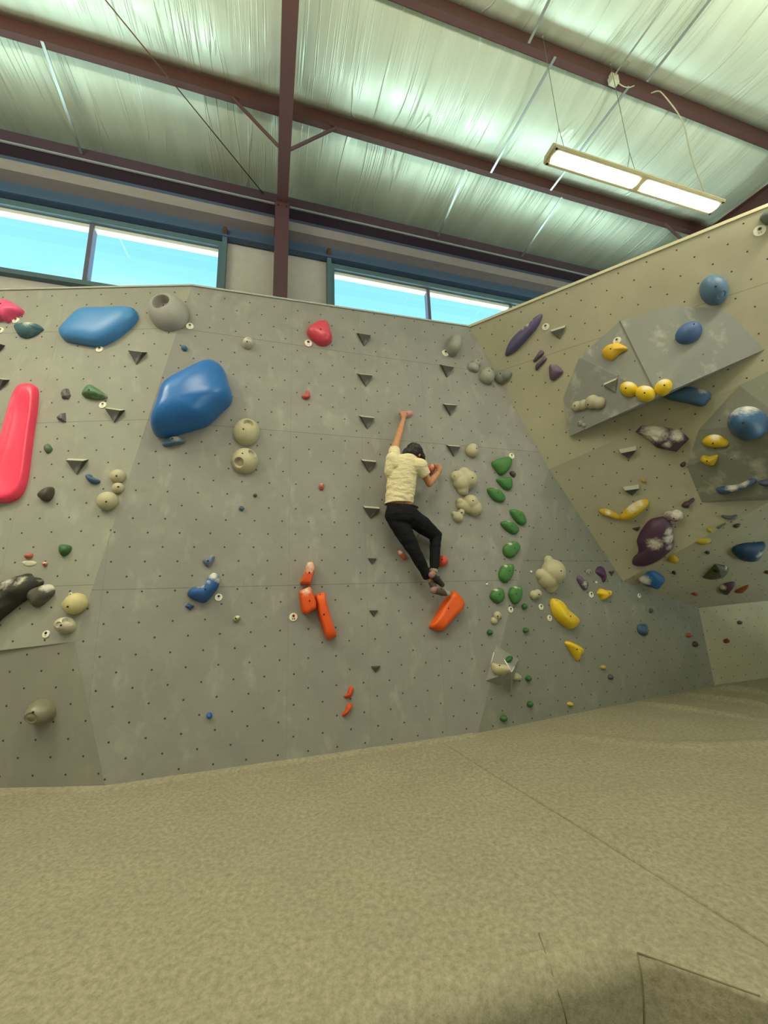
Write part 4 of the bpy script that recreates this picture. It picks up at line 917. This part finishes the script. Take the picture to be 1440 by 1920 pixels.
# --- orange route
hold('climbing_hold', Zc, [(608, 120), (650, 110), (700, 122), (715, 230), (690, 320), (655, 455), (502, 432), (545, 330), (575, 240)], .12, 'c4470f', 'upper wedge hold of the orange group, white with chalk on its top half', p=7, peak=(625, 260), spots=[(650, 170, 90), (640, 230, 70), (600, 260, 45)], bolts=[(640, 270)], n=48, raw=True)
hold('climbing_hold', Zc, [(485, 550), (560, 515), (640, 480), (668, 520), (740, 720), (735, 812), (600, 900), (540, 880), (510, 760)], .15, 'cc4a10', 'boxy orange hold with a chalk-white top, left of the curved orange bar', p=6, peak=(640, 690), spots=[(590, 555, 85), (640, 530, 60), (690, 680, 30), (570, 620, 30)], bolts=[(645, 692)], n=48, raw=True)
hold('climbing_hold', Zc, [(735, 612), (800, 578), (862, 562), (880, 640), (915, 780), (960, 950), (1015, 1110), (1050, 1222), (1030, 1245), (915, 1275), (882, 1220), (820, 1030), (768, 870), (745, 720)], .13, 'd04c0c', 'long curved orange bar hold', p=4., center=(880, 900), peak=(870, 890), bolts=[(860, 895), (800, 600, .007)], spots=[(780, 690, 30), (920, 860, 25)], n=64)
hold('foothold', S4, [(566, 1118), (590, 1098), (600, 1062), (622, 1053), (627, 1080), (612, 1120), (590, 1132)], .05, 'bb4214', 'small red-orange claw foothold, upper of two low on the main wall')
hold('foothold', S4, [(553, 1240), (575, 1205), (592, 1165), (622, 1172), (612, 1200), (575, 1245)], .05, 'bb4214', 'small red-orange claw foothold, lower of two low on the main wall')
hold('climbing_hold', Zh, [(440, 1740), (520, 1600), (640, 1400), (720, 1230), (830, 1070), (930, 955), (1010, 950), (1130, 1060), (1190, 1160), (1200, 1250), (1130, 1380), (960, 1560), (800, 1740), (720, 1830), (620, 1835), (500, 1790)], .13, 'd2520a', 'large orange block hold under the climber\'s toes', p=3.6, center=(830, 1400), peak=(880, 1380), bolts=[(850, 1330)], n=64, rough=.45)
hold('climbing_hold', Zh, [(620, 340), (650, 200), (725, 125), (800, 165), (857, 250), (820, 345), (740, 388), (650, 390)], .09, 'c04a38', 'round salmon red hold behind the climber\'s right shin', bolts=[(712, 222)], peak=(735, 250))
hold('foothold', S4, [(913, 185), (930, 173), (948, 200), (970, 225), (955, 240), (928, 212)], .05, 'b5523f', 'small chalky red foothold left of the climber\'s knee', spots=[(930, 190, 14)])
hold('climbing_hold', Zg, [(700, 690), (740, 630), (850, 585), (930, 610), (930, 720), (870, 800), (800, 850), (750, 790)], .10, 'b8503f', 'chalky red hold gripped by the climber\'s right hand', spots=[(860, 630, 70)], peak=(820, 700))
hold('climbing_hold', S3, [(930, 668), (960, 655), (1003, 652), (1010, 676), (985, 692), (945, 690)], .055, 'b97f7c', 'small dusty pink hold gripped by the climber\'s left hand', chalk=.3)
# --- right hand wall
hold('climbing_hold', Zk, [(150, 900), (200, 740), (290, 600), (400, 490), (500, 400), (620, 305), (720, 210), (812, 163), (827, 200), (770, 350), (680, 480), (540, 640), (420, 770), (330, 855), (240, 905), (185, 932)], .11, '544c70', 'long slate purple spindle hold slanting up at the wall corner', center=(480, 560), peak=(480, 560), spots=[(560, 370, 50), (480, 440, 40), (640, 300, 30)], n=60)
tri(Zk, (975, 465), (1260, 375), (1150, 640), 'grey triangular hold beside the tag on the right hand wall', cm=volume_mat('grey_triangle', '5c5c54', .3))
hold('climbing_hold', Zk, [(663, 1020), (720, 930), (800, 823), (860, 858), (850, 900), (790, 960), (720, 1022), (690, 1040)], .05, '5b4a5e', 'small purple sliver hold, upper of two under the purple spindle', lump=.003)
hold('climbing_hold', Zk, [(703, 1170), (715, 1090), (790, 1020), (860, 945), (912, 970), (892, 1015), (850, 1070), (780, 1130), (735, 1192)], .05, '57465a', 'small purple sliver hold, lower of two under the purple spindle', lump=.003)
hold('climbing_hold', Zk, [(955, 1110), (1000, 1080), (1100, 1098), (1207, 1210), (1150, 1290), (1040, 1370), (972, 1355), (950, 1250)], .08, '604f62', 'rounded purple shield hold left of the big grey volume', chalk=.12)
hold('climbing_hold', S7, el(1083, 580, 100, 103, 0), .18, '53708a', 'slate blue ball hold above the big grey volume', bolts=[(1087, 565)], pockets=[(1130, 625, 22, .3)], n=48, rings=18, rough=.45)
hold('climbing_hold', S7, el(912, 868, 97, 66, -24), .13, '3f5a85', 'blue oval hold bolted on the big grey volume', bolts=[(940, 820)], n=44, rings=16)
hold('climbing_hold', S7, [(1393, 95), (1440, 40), (1500, 50), (1510, 120), (1440, 140)], .12, '5d6662', 'dark grey hold cut by the right edge near the top of the wall')
hold('climbing_hold', S7, [(312, 1010), (345, 965), (390, 948), (430, 945), (482, 972), (478, 990), (440, 1010), (390, 1062), (340, 1055)], .10, 'cfa42a', 'yellow hold under a small tag, high on the big grey volume', bolts=[(378, 987)], peak=(385, 990))
tri(S7, (328, 1220), (425, 1177), (412, 1285), 'grey triangular hold on the big grey volume, left of the yellow trio', cm=volume_mat('grey_triangle_b', '66665c', .3))
blob('climbing_hold', S7, [(150, 1375, 36), (195, 1365, 36)], 'a29c84', 'pale double ball hold at the left tip of the big grey volume', [(135, 1370)], group=GB)
blob('climbing_hold', S7, [(255, 1345, 47), (300, 1352, 42)], 'a29c84', 'larger pale double ball hold on the left part of the big grey volume', [(225, 1362)], group=GB)
blob('foothold', S8, [(175, 120, 20, 0), (200, 135, 16, 0)], '8f8c7e', 'small pale lump at the bottom tip of the big grey volume', [(162, 118, .006)])
hold('climbing_hold', S7, el(495, 1255, 60, 51, 10), .10, YEL, 'yellow knob hold, left one of the yellow trio', bolts=[(480, 1252)], spots=[(500, 1220, 28)])
hold('climbing_hold', S7, el(607, 1285, 70, 54, 5), .10, YEL, 'yellow knob hold, middle one of the yellow trio', bolts=[(607, 1283)], spots=[(615, 1245, 30)])
hold('climbing_hold', S7, el(740, 1240, 61, 52, -28), .10, YEL, 'yellow knob hold, right one of the yellow trio', bolts=[(740, 1232)], spots=[(735, 1205, 28)])
hold('climbing_hold', S7, [(720, 1300), (800, 1262), (880, 1240), (960, 1250), (1057, 1285), (1040, 1340), (1000, 1376), (900, 1355), (800, 1335)], .12, '355676', 'long blue wedge hold in the shade under the big grey volume', p=3., center=(960, 1330), peak=(900, 1290), spots=[(1000, 1265, 30)])
hold('climbing_hold', S8, [(545, 185), (590, 143), (680, 140), (760, 155), (850, 168), (918, 232), (830, 323), (740, 305), (690, 292), (640, 245)], .13, '4a3442', 'faceted dark purple hold with a chalked hollow, between the two grey volumes', facet=True, peak=(770, 235), spots=[(680, 180, 75), (830, 205, 45), (760, 260, 30)])
tri(S8, (430, 298), (552, 273), (505, 365), 'black triangular hold on the tan overhang, upper of two', h=.06); tri(S8, (458, 550), (571, 533), (525, 612), 'black triangular hold on the tan overhang, lower of two', h=.06)
tri(S8, (522, 828), (577, 817), (558, 851), 'tiny dark triangular foothold between the yellow leaf and the big purple hold', flat=True)
hold('foothold', S8, [(848, 402), (868, 385), (885, 385), (882, 408), (858, 418)], .04, '3c2f2a', 'tiny dark brown foothold left of the lower grey volume')
hold('foothold', S8, el(601, 510, 17, 14), .035, 'a5862c', 'tiny yellow foothold right of the lower black triangle on the overhang')
hold('climbing_hold', S8, [(442, 755), (500, 690), (560, 652), (620, 640), (640, 665), (600, 712), (540, 757), (480, 782), (450, 778)], .09, 'bf9f1c', 'yellow leaf-shaped hold, larger of the joined yellow pair', bolts=[(545, 730, .006)], spots=[(520, 690, 35), (575, 665, 25)])
hold('climbing_hold', S8, [(297, 715), (320, 702), (365, 707), (440, 743), (442, 775), (380, 762), (320, 740)], .06, 'b8962f', 'slim yellow hold, smaller of the joined yellow pair', spots=[(360, 725, 18)])
hold('climbing_hold', S8, [(530, 1085), (535, 1040), (570, 1000), (558, 930), (580, 870), (640, 790), (700, 768), (760, 765), (800, 820), (808, 900), (800, 970), (740, 1030), (680, 1070), (600, 1097)], .15, '452c40', 'largest purple hold, a shell shape on the tan overhang with chalk patches', p=2.2, center=(690, 920), peak=(690, 910), spots=[(675, 930, 48), (770, 900, 40), (770, 860, 30), (770, 960, 25)], n=60)
blob('climbing_hold', S8, [(820, 745, 42), (775, 745, 34), (800, 780, 26)], '6a5560', 'chalk-whitened purple knob on the top end of the largest purple hold', [(805, 765)], chalk=.9, spots=[(825, 735, 40)])
hold('foothold', S8, [(857, 677), (880, 655), (900, 650), (935, 628), (946, 640), (915, 667), (905, 695), (870, 692)], .05, '452e35', 'small dark purple hooked foothold above the chalky knob')
# lower grey volume
hold('climbing_hold', S8, el(1292, 115, 138, 116, 0), .3, '37597c', 'big round blue ball on the dark grey volume, chalked along its top', bolts=[(1272, 118)], spots=[(1230, 45, 55), (1290, 20, 60), (1190, 90, 40)], n=56, rings=22, rough=.45)
hold('climbing_hold', S8, [(990, 240), (1030, 207), (1090, 200), (1140, 222), (1173, 252), (1150, 282), (1060, 286), (1000, 267)], .08, 'c2a41e', 'yellow oval hold under the big blue ball, upper of two', bolts=[(1068, 257)], spots=[(1080, 210, 30)])
hold('climbing_hold', S8, [(980, 375), (1000, 345), (1040, 352), (1097, 340), (1095, 372), (1070, 408), (1020, 404)], .07, 'c2a41e', 'yellow lump hold under the big blue ball, lower of two', bolts=[(1028, 377)])
hold('climbing_hold', S8, [(1085, 570), (1150, 550), (1240, 540), (1330, 500), (1368, 520), (1300, 557), (1200, 592), (1120, 606)], .08, '3f4f73', 'slim dark blue fin hold with a chalked top edge near the right edge', spots=[(1200, 550, 35), (1270, 525, 30)], center=(1220, 556))
hold('climbing_hold', S8, [(1372, 520), (1440, 505), (1500, 512), (1500, 545), (1400, 545)], .06, '454d66', 'dim slate blue hold at the right edge, next to the slim dark blue fin')
# soffit under the overhang
hold('climbing_hold', Zj, [(1085, 590), (1130, 540), (1220, 515), (1320, 507), (1418, 500), (1425, 520), (1390, 600), (1340, 672), (1250, 692), (1150, 667)], .12, '123a5c', 'dark blue cone-shaped hold with a chalked tip under the overhang', spots=[(1345, 600, 48), (1320, 650, 25)], center=(1240, 590))
hold('climbing_hold', Zj, [(105, 885), (150, 850), (230, 800), (300, 810), (380, 875), (340, 930), (300, 972), (220, 950), (150, 930)], .10, '1c5a92', 'bright blue wedge hold with a chalk-white end at the lip of the overhang', spots=[(165, 895, 62)], center=(240, 880))
hold('climbing_hold', Zj, [(772, 867), (870, 762), (910, 723), (1030, 742), (1047, 780), (980, 857), (850, 868)], .1, '4a4c38', 'dull green rock hold with a black hole under the overhang', facet=True, bolts=[(893, 776, .03)], spots=[(920, 745, 22), (1030, 775, 18)])
hold('climbing_hold', Zj, [(940, 960), (1000, 920), (1103, 905), (1065, 970), (1012, 1032), (962, 1012)], .07, '4a2530', 'maroon and chalk-white hold under the overhang', spots=[(970, 965, 35)])
hold('climbing_hold', Zj, [(1098, 1005), (1150, 965), (1240, 928), (1232, 955), (1165, 1012)], .04, '8a4526', 'flat orange-brown hold right of the maroon one under the overhang')
hold('foothold', Zj, [(643, 1020), (680, 1005), (717, 1022), (690, 1037)], .03, '7e2f1c', 'tiny red foothold at the bottom of the overhang')
hold('climbing_hold', Zj, el(782, 478, 76, 28, -12), .05, '9f8f1e', 'thin yellow disc hold under the overhang'); hold('foothold', Zj, el(837, 355, 28, 22), .04, '9a8a20', 'small yellow foothold above the thin yellow disc')
hold('foothold', Zj, el(812, 590, 24, 14, -10), .035, '2b211b', 'tiny black foothold below the thin yellow disc'); hold('foothold', Zj, el(467, 800, 20, 17), .035, '241f19', 'tiny black foothold right of the bright blue wedge hold')
hold('climbing_hold', Zj, [(408, 680), (420, 645), (470, 625), (517, 655), (500, 690), (455, 697)], .06, 'a58a14', 'dim yellow lump hold below the largest purple hold')
hold('climbing_hold', Zj, [(960, 205), (1060, 213), (1122, 198), (1112, 235), (1050, 247), (985, 235)], .05, '4b5a5c', 'thin blue grey edge hold under the lower grey volume')
hold('foothold', Zj, [(1083, 322), (1105, 300), (1150, 293), (1155, 308), (1105, 335)], .03, '40302a', 'small brown sliver foothold right of the thin blue grey edge')
hold('foothold', Zj, [(905, 330), (935, 310), (1000, 280), (1003, 295), (950, 325), (925, 342)], .03, '4f5a55', 'small grey-green sliver foothold left of the brown sliver')
hold('foothold', Zj, [(1403, 800), (1435, 775), (1470, 790), (1440, 812)], .03, '4a3420', 'small brown foothold cut by the right edge under the overhang')
# grade tags
for a in ((30, 601, 'round white grade tag under the pink hold at upper left', '8a8266'), (1, 620, 'round white grade tag cut by the left edge', '8a8266'), (187, 655, 'round white grade tag just below the large blue slab hold', '8a8266'),
          (356, 612, 'round white grade tag beside the mauve-grey ball hold', '8a8266'), (193, 760, 'round white grade tag under the green hill-shaped hold', '8a8266'), (835, 662, 'round white grade tag in the shadow of the grey cylinder-like hold', '77776a'),
          (410, 1120, 'round white grade tag with a blue dot, by the blue banana hold', '2f4f78'), (87, 1189, 'round white grade tag with a black dot, lowest on the left wall', '2e2c22'),
          (1023, 613, 'round white grade tag right of the purple spindle', '8d8d80'), (959, 855, 'round white grade tag above the green line', '8a8266'), (1030, 1159, 'round white grade tag with a yellow dot left of the yellow banana', 'a38a3a'),
          (957, 1143, 'round white grade tag under the lowest green pair', '2c3a22'), (1014, 1138, 'round white grade tag above the yellow banana', '4a4638'), (1108, 1115, 'round white grade tag left of the small lumpy yellow hold', '3f3844'),
          (1157, 639, 'round pale grade tag touching the yellow hold on the big volume', 'a58c4a'), (1424, 433, 'round pale grade tag near the top of the right hand wall', '8d8a74'), (1198, 1117, 'small white grade tag at the lip of the overhang', '4a4638')):
    gtag(a[0], a[1], a[2], a[3], r={1023: 6.5, 1424: 9.5, 1198: 4, 1157: 7}.get(a[0], 5.6 if a[0] > 940 else 6.8))
gtag(578, 644, 'round white grade tag with a pink rim under the crimson hold', '5a4a40', r=8, rim='c78a86')
gtag(550, 1157, 'round white grade tag marked V4 with a red dot', 'c0301c', r=7.6, text='V4')
# ------------------------------------------------------------------ climber
SG = sysf(680, 740, 4.8)
def J(x, y, off): return A(*SG(x, y), off)
def hull(bm, pts):
    vs = [bm.verts.new(V(p)) for p in pts]; r = bmesh.ops.convex_hull(bm, input=vs)
    bmesh.ops.delete(bm, geom=[g for g in r['geom_interior'] if isinstance(g, bmesh.types.BMVert)], context='VERTS')
def sph(c, r, n=10):
    out = []
    for i in range(1, n):
        for k in range(2*n):
            t, f = math.pi*i/n, math.pi*k/n; out.append(np.asarray(c)+r*np.array([math.sin(t)*math.cos(f), math.sin(t)*math.sin(f), math.cos(t)]))
    return out + [np.asarray(c)+[0, 0, r], np.asarray(c)-[0, 0, r]]
def cap(bm, a, ra, b, rb, n=8):
    tb = bmesh.new(); hull(tb, sph(a, ra, n)+sph(b, rb, n)); me = bpy.data.meshes.new('t'); tb.to_mesh(me); tb.free(); bm.from_mesh(me); bpy.data.meshes.remove(me)
def ring(c, u, v, ru, rv, n=24): return [c+u*ru*math.cos(2*math.pi*k/n)+v*rv*math.sin(2*math.pi*k/n) for k in range(n)]
def frus(bm, a, ra, b, rb):
    t = unit(b-a); u = unit(np.cross(t, [0, 0, 1.] if abs(t[2]) < .9 else [1., 0, 0])); v = np.cross(t, u)
    tb = bmesh.new(); hull(tb, ring(a, u, v, ra, ra)+ring(b, u, v, rb, rb)); me = bpy.data.meshes.new('t'); tb.to_mesh(me); tb.free(); bm.from_mesh(me); bpy.data.meshes.remove(me)
def secs(bm, rows):
    """stack of elliptical sections (centre, half width vector, half depth vector), closed"""
    prev = None; n = 28
    for c, w, d in rows:
        cur = [bm.verts.new(V(c+w*math.cos(2*math.pi*k/n)+d*math.sin(2*math.pi*k/n))) for k in range(n)]
        if prev:
            for k in range(n): bm.faces.new((prev[k], prev[(k+1) % n], cur[(k+1) % n], cur[k]))
        else: bm.faces.new(cur[::-1])
        prev = cur
    bm.faces.new(prev)
def ellip(bm, c, R, rx, ry, rz, sub=3):
    M = Matrix(((R[0][0], R[1][0], R[2][0], c[0]), (R[0][1], R[1][1], R[2][1], c[1]), (R[0][2], R[1][2], R[2][2], c[2]), (0, 0, 0, 1)))
    bmesh.ops.create_icosphere(bm, subdivisions=sub, radius=1, matrix=M @ Matrix.Diagonal((rx, ry, rz, 1)))
skin = NT('skin'); v_ = skin.co(); skin.set(skin.mix(skin.noise(v_, 14), srgb('a06844'), srgb('b98762')), .55, 0., .35)
skin.p.inputs['Subsurface Weight'].default_value = .08; skin.p.inputs['Subsurface Radius'].default_value = (.02, .008, .004); SKIN = skin.m
def cloth(name, c, wr, sc, var=.1):
    N = NT(name); v = N.co(); b = srgb(c); f = N.noise(N.scale(v, (1, 1, 2.6)), sc, 4, .55)
    N.set(N.mix(N.noise(v, 9), tuple(k*(1-var) for k in b[:3])+(1,), tuple(min(1, k*(1+var)) for k in b[:3])+(1,)), .9, 0., .15)
    N.bump(N.math('ADD', f, N.math('MULTIPLY', N.noise(v, 260, 2), .05)), wr, .03); return N.m
SHIRT = cloth('cream_cotton', 'cbbd98', .75, 11); TROU = cloth('black_trouser_cloth', '16161a', .6, 8, .3)
HAIR = NT('dark_hair'); HAIR.set(HAIR.mix(HAIR.noise(HAIR.scale(HAIR.co(), (60, 60, 8)), 3), srgb('0f0c09'), srgb('1f1913')), .55, 0., .4); HAIR.bump(HAIR.noise(HAIR.scale(HAIR.co(), (60, 60, 9)), 3), .6, .004); HAIR = HAIR.m
T_, U_, N_ = tA, uA, NA
# joints
shL, elL, wrL = J(262, 575, .33), J(318, 392, .20), J(367, 222, .085)
shR, elR, wrR = J(520, 640, .34), J(600, 800, .27), J(682, 702, .12)
chest, neck, head = J(385, 660, .30), J(418, 560, .31), J(462, 528, .25)
pel = J(345, 1050, .24); hpL, hpR = J(285, 1085, .23), J(415, 1085, .25)
knL, anL = J(462, 1405, .22), J(588, 1640, .15); knR, anR = J(660, 1265, .13), J(640, 1570, .19)
heL, toL = J(640, 1772, .20), J(778, 1790, .115); heR, toR = J(622, 1632, .235), J(722, 1712, .11)
climber = empty('person', Matrix.Translation(V(pel)))
tag(climber, 'climber in cream t-shirt and black trousers, seen from behind, left arm reaching up', 'person')
CI = Matrix.Identity(4)
bm = bmesh.new()
cap(bm, chest-T_*.05+U_*.02, .085, pel-T_*.045+U_*.05, .085); cap(bm, chest+T_*.05+U_*.02, .085, pel+T_*.045+U_*.05, .085); cap(bm, shL, .055, chest, .09); cap(bm, shR, .055, chest, .09)
cap(bm, neck-U_*.05, .055, head, .052)
for s, e, w in ((shL, elL, wrL), (shR, elR, wrR)):
    cap(bm, s, .056, s*.5+e*.5, .048); cap(bm, s*.5+e*.5, .048, e, .038); cap(bm, e, .039, e*.65+w*.35, .040); cap(bm, e*.65+w*.35, .040, w, .025)
# head: skull, face turned to the wall and towards the right hand
fdir = unit(-N_*.72+T_*.62-U_*.30); hup = unit(U_*.93+T_*.28+N_*.12); hup = unit(hup-fdir*(hup@fdir)); hs = np.cross(fdir, hup)
HR = (hs, fdir, hup)
ellip(bm, head+hup*.02, HR, .074, .094, .098); ellip(bm, head+fdir*.035-hup*.045, HR, .052, .062, .062)
cap(bm, head+fdir*.098-hup*.005, .011, head+fdir*.112-hup*.028, .014)
for s in (-1, 1):
    ellip(bm, head+hs*s*.078-hup*.01, HR, .010, .022, .032, 2)
    ellip(bm, head+hs*s*.03+fdir*.082+hup*.018, HR, .016, .012, .008, 2)
ellip(bm, head+fdir*.09-hup*.055, HR, .024, .010, .008, 2)
# hands: palm, four bent fingers, thumb
def hand(w, palm_c, spread, fwd, over, n_tips, tip_pts, thumb):
    cap(bm, w, .026, palm_c-spread*.018, .024, 6); cap(bm, w, .026, palm_c+spread*.022, .022, 6); cap(bm, palm_c-spread*.022, .021, palm_c+spread*.026, .019, 6)
    for i, tp in enumerate(tip_pts):
        k0 = palm_c + spread*(-.031+.0205*i) + fwd*.012; ln = (.88, 1., .96, .78)[i]
        k1 = k0 + (fwd*.030+over*.012)*ln; k2 = k1*.45+tp*.55 + over*0 + fwd*.006
        cap(bm, k0, .0105, k1, .0095, 5); cap(bm, k1, .0095, k2, .0088, 5); cap(bm, k2, .0088, tp, .0076, 5)
    m = palm_c*.5+thumb*.5 + over*-.004
    cap(bm, w*.35+palm_c*.65, .014, m, .012, 5); cap(bm, m, .012, thumb, .0095, 5)
pcL = J(368, 182, .085)
tipsL = [J(352+21*i, 158+3*i, .032) for i in range(4)]
hand(wrL, pcL, unit(T_), unit(U_), unit(-N_), 4, tipsL, J(402, 192, .05))
pcR = J(697, 652, .125)
sp = unit(-U_*.75+T_*.35+N_*.2); fw = unit(-T_*.75+U_*.45-N_*.25)
tipsR = [J(640+7*i, 618+15*i, .10-.004*i) for i in range(4)]
hand(wrR, pcR, sp, fw, unit(-N_-T_*.3), 4, tipsR, J(655, 700, .10))
# ankles and calves under the trousers
cap(bm, hpL, .08, knL, .05); cap(bm, knL, .05, anL, .036); cap(bm, hpR, .08, knR, .05); cap(bm, knR, .05, anR, .036)
for a, h, t_ in ((anL, heL, toL), (anR, heR, toR)): cap(bm, a, .034, h*.75+t_*.25, .028)
body = obj('body', remesh(bm, .0048, 3), parent=climber, mats=SKIN, M=CI)
# hair: helmet of short dark hair, longer at the right side
bm = bmesh.new()
ellip(bm, head+hup*.028-fdir*.012, HR, .096, .106, .088); cap(bm, head-T_*.055+U_*.005, .055, head+T_*.03+U_*.02, .07); ellip(bm, head-fdir*.045-hup*.01, HR, .080, .06, .072)
cap(bm, head+hup*.03+T_*.045, .05, J(540, 560, .24), .034); cap(bm, J(540, 560, .24), .03, J(556, 588, .235), .013)
cap(bm, J(400, 515, .28), .05, J(372, 538, .28), .024)
me = remesh(bm, .006, 2)
for v in me.vertices: v.co += Vector(v.normal)*(.005*noise.noise(v.co*38)+.002*noise.noise(v.co*110))
hair = obj('hair', me, parent=climber, mats=HAIR, M=CI)
# t-shirt
bm = bmesh.new(); q = 1/875.
def tsec(cx, cy, hw, off, dp, tilt=0.): return (J(cx, cy, off), (T_*math.cos(tilt)+U_*math.sin(tilt))*hw*q, N_*dp)
secs(bm, [tsec(326, 1010, 142, .235, .125, -.05), tsec(330, 950, 142, .24, .125, -.03), tsec(345, 850, 147, .255, .122), tsec(353, 740, 152, .275, .122, .0),
          tsec(376, 655, 160, .29, .118, -.05), tsec(388, 600, 150, .30, .108, -.12), tsec(402, 565, 105, .305, .088, -.12), tsec(414, 548, 58, .305, .066, -.12)])
cap(bm, shL-T_*.0-U_*.0, .066, J(252, 690, .29), .075); frus(bm, shL-U_*.05+T_*.018, .076, shL*.56+elL*.44, .064); cap(bm, shL-U_*.07+T_*.03, .070, shL, .068)
cap(bm, shR+T_*-.03, .088, shR+T_*.0, .084); frus(bm, shR-T_*.015, .088, shR*.47+elR*.53, .070)
me = remesh(bm, .0065, 5)
bmm = bmesh.new(); bmm.from_mesh(me)
hem = J(326, 983, .235); hn = unit(-U_+T_*.03)
bmesh.ops.bisect_plane(bmm, geom=bmm.verts[:]+bmm.edges[:]+bmm.faces[:], plane_co=V(hem), plane_no=V(hn), clear_outer=True)
for v in bmm.verts:
    p = np.array(v.co[:]); u = (p-hem)@U_; t = (p-hem)@T_
    w = noise.noise(Vector((t*5.5, u*26+t*9, 2.))) + .7*noise.noise(Vector((t*9+u*5, u*20-t*12, 5.)))
    k = max(.25, min(1., (.50-u)/.4)); v.co += v.normal*(.0075*w*k)
bmm.to_mesh(me); bmm.free()
shirt = obj('t_shirt', me, parent=climber, mats=SHIRT, M=CI)
# trousers
bm = bmesh.new()
secs(bm, [tsec(347, 1003, 140, .245, .118, -.05), tsec(345, 1040, 150, .245, .128), tsec(345, 1090, 152, .245, .132), tsec(350, 1150, 120, .24, .11)])
cap(bm, hpL+U_*-.0, .108, knL*.5+hpL*.5, .100); cap(bm, knL*.5+hpL*.5, .100, knL, .074); cap(bm, knL, .074, knL*.5+anL*.5, .066); frus(bm, knL*.5+anL*.5, .064, anL-U_*.01, .049)
cap(bm, hpR, .110, knR*.5+hpR*.5, .102); cap(bm, knR*.5+hpR*.5, .100, knR, .070); cap(bm, knR, .070, knR*.5+anR*.5, .060); frus(bm, knR*.5+anR*.5, .060, anR, .048)
cap(bm, J(495, 1015, .27), .012, J(440, 1000, .33), .02, 5)
me = remesh(bm, .0065, 4)
for v in me.vertices:
    w = noise.noise(v.co*13) + .6*noise.noise(Vector((v.co.x*6, v.co.y*6, v.co.z*26))); v.co += Vector(v.normal)*(.006*w)
tro = obj('trousers', me, parent=climber, mats=TROU, M=CI)
bm = bmesh.new()
# shoes
DKS = plain('shoe_dark', '1d2026', .5, var=.3); PKS = plain('shoe_pink_heel', '846259', .6, var=.15); TLS = plain('shoe_rand_teal', '7d9a93', .45)
def shoe(an, he, to, m, toe):
    d = unit(to-he); L = np.linalg.norm(to-he); up = unit((an-he) - d*((an-he)@d)); sd = np.cross(d, up)
    bm = bmesh.new(); cap(bm, he+d*.015+up*.012, .037, he+d*L*.55+up*.004, .038); cap(bm, he+d*L*.5, .038, to-d*.02-up*.006, .026)
    cap(bm, he+d*.03+up*.03, .036, an*.6+he*.4+d*.02, .038)
    s = obj('climbing_shoe', remesh(bm, .0045, 4), parent=climber, mats=m, M=CI)
    bm = bmesh.new(); cap(bm, he+up*.014, .0385, he+d*.03+up*.036, .0385)
    obj('heel_cup', remesh(bm, .005, 3), parent=s, mats=PKS, M=CI).parent = s
    bm = bmesh.new(); cap(bm, to-d*.07-up*.000, .034, to-d*.018-up*.004, .030); obj('toe_rand', remesh(bm, .005, 3), parent=s, mats=toe, M=CI)
    bm = bmesh.new(); beam(bm, V(he+d*L*.42-sd*.037+up*.028), V(he+d*L*.42+sd*.037+up*.028), .02, .022, up); fixn(bm)
    bmesh.ops.bevel(bm, geom=bm.edges[:], offset=.004, segments=2, affect='EDGES'); obj('strap', bm, parent=s, mats=DKS, M=CI)
    return s
shoe(anL, heL, toL, plain('shoe_brown', '4a3a30', .6, var=.2), TLS); shoe(anR, heR, toR, DKS, plain('shoe_rand_dark', '3a332a', .5))
bm = bmesh.new(); cap(bm, anR-U_*.005, .044, anR-U_*.04, .042); obj('sock', remesh(bm, .005, 3), parent=climber, mats=plain('sock_beige', '8d8166', .9), M=CI)
for nm, a, b in (('upper arm L', shL, elL), ('fore L', elL, wrL), ('upper R', shR, elR), ('fore R', elR, wrR), ('thigh L', hpL, knL), ('shin L', knL, anL), ('thigh R', hpR, knR), ('shin R', knR, anR), ('foot L', heL, toL), ('foot R', heR, toR), ('torso', neck, pel)):
    print('LEN', nm, round(float(np.linalg.norm(a-b)), 3))
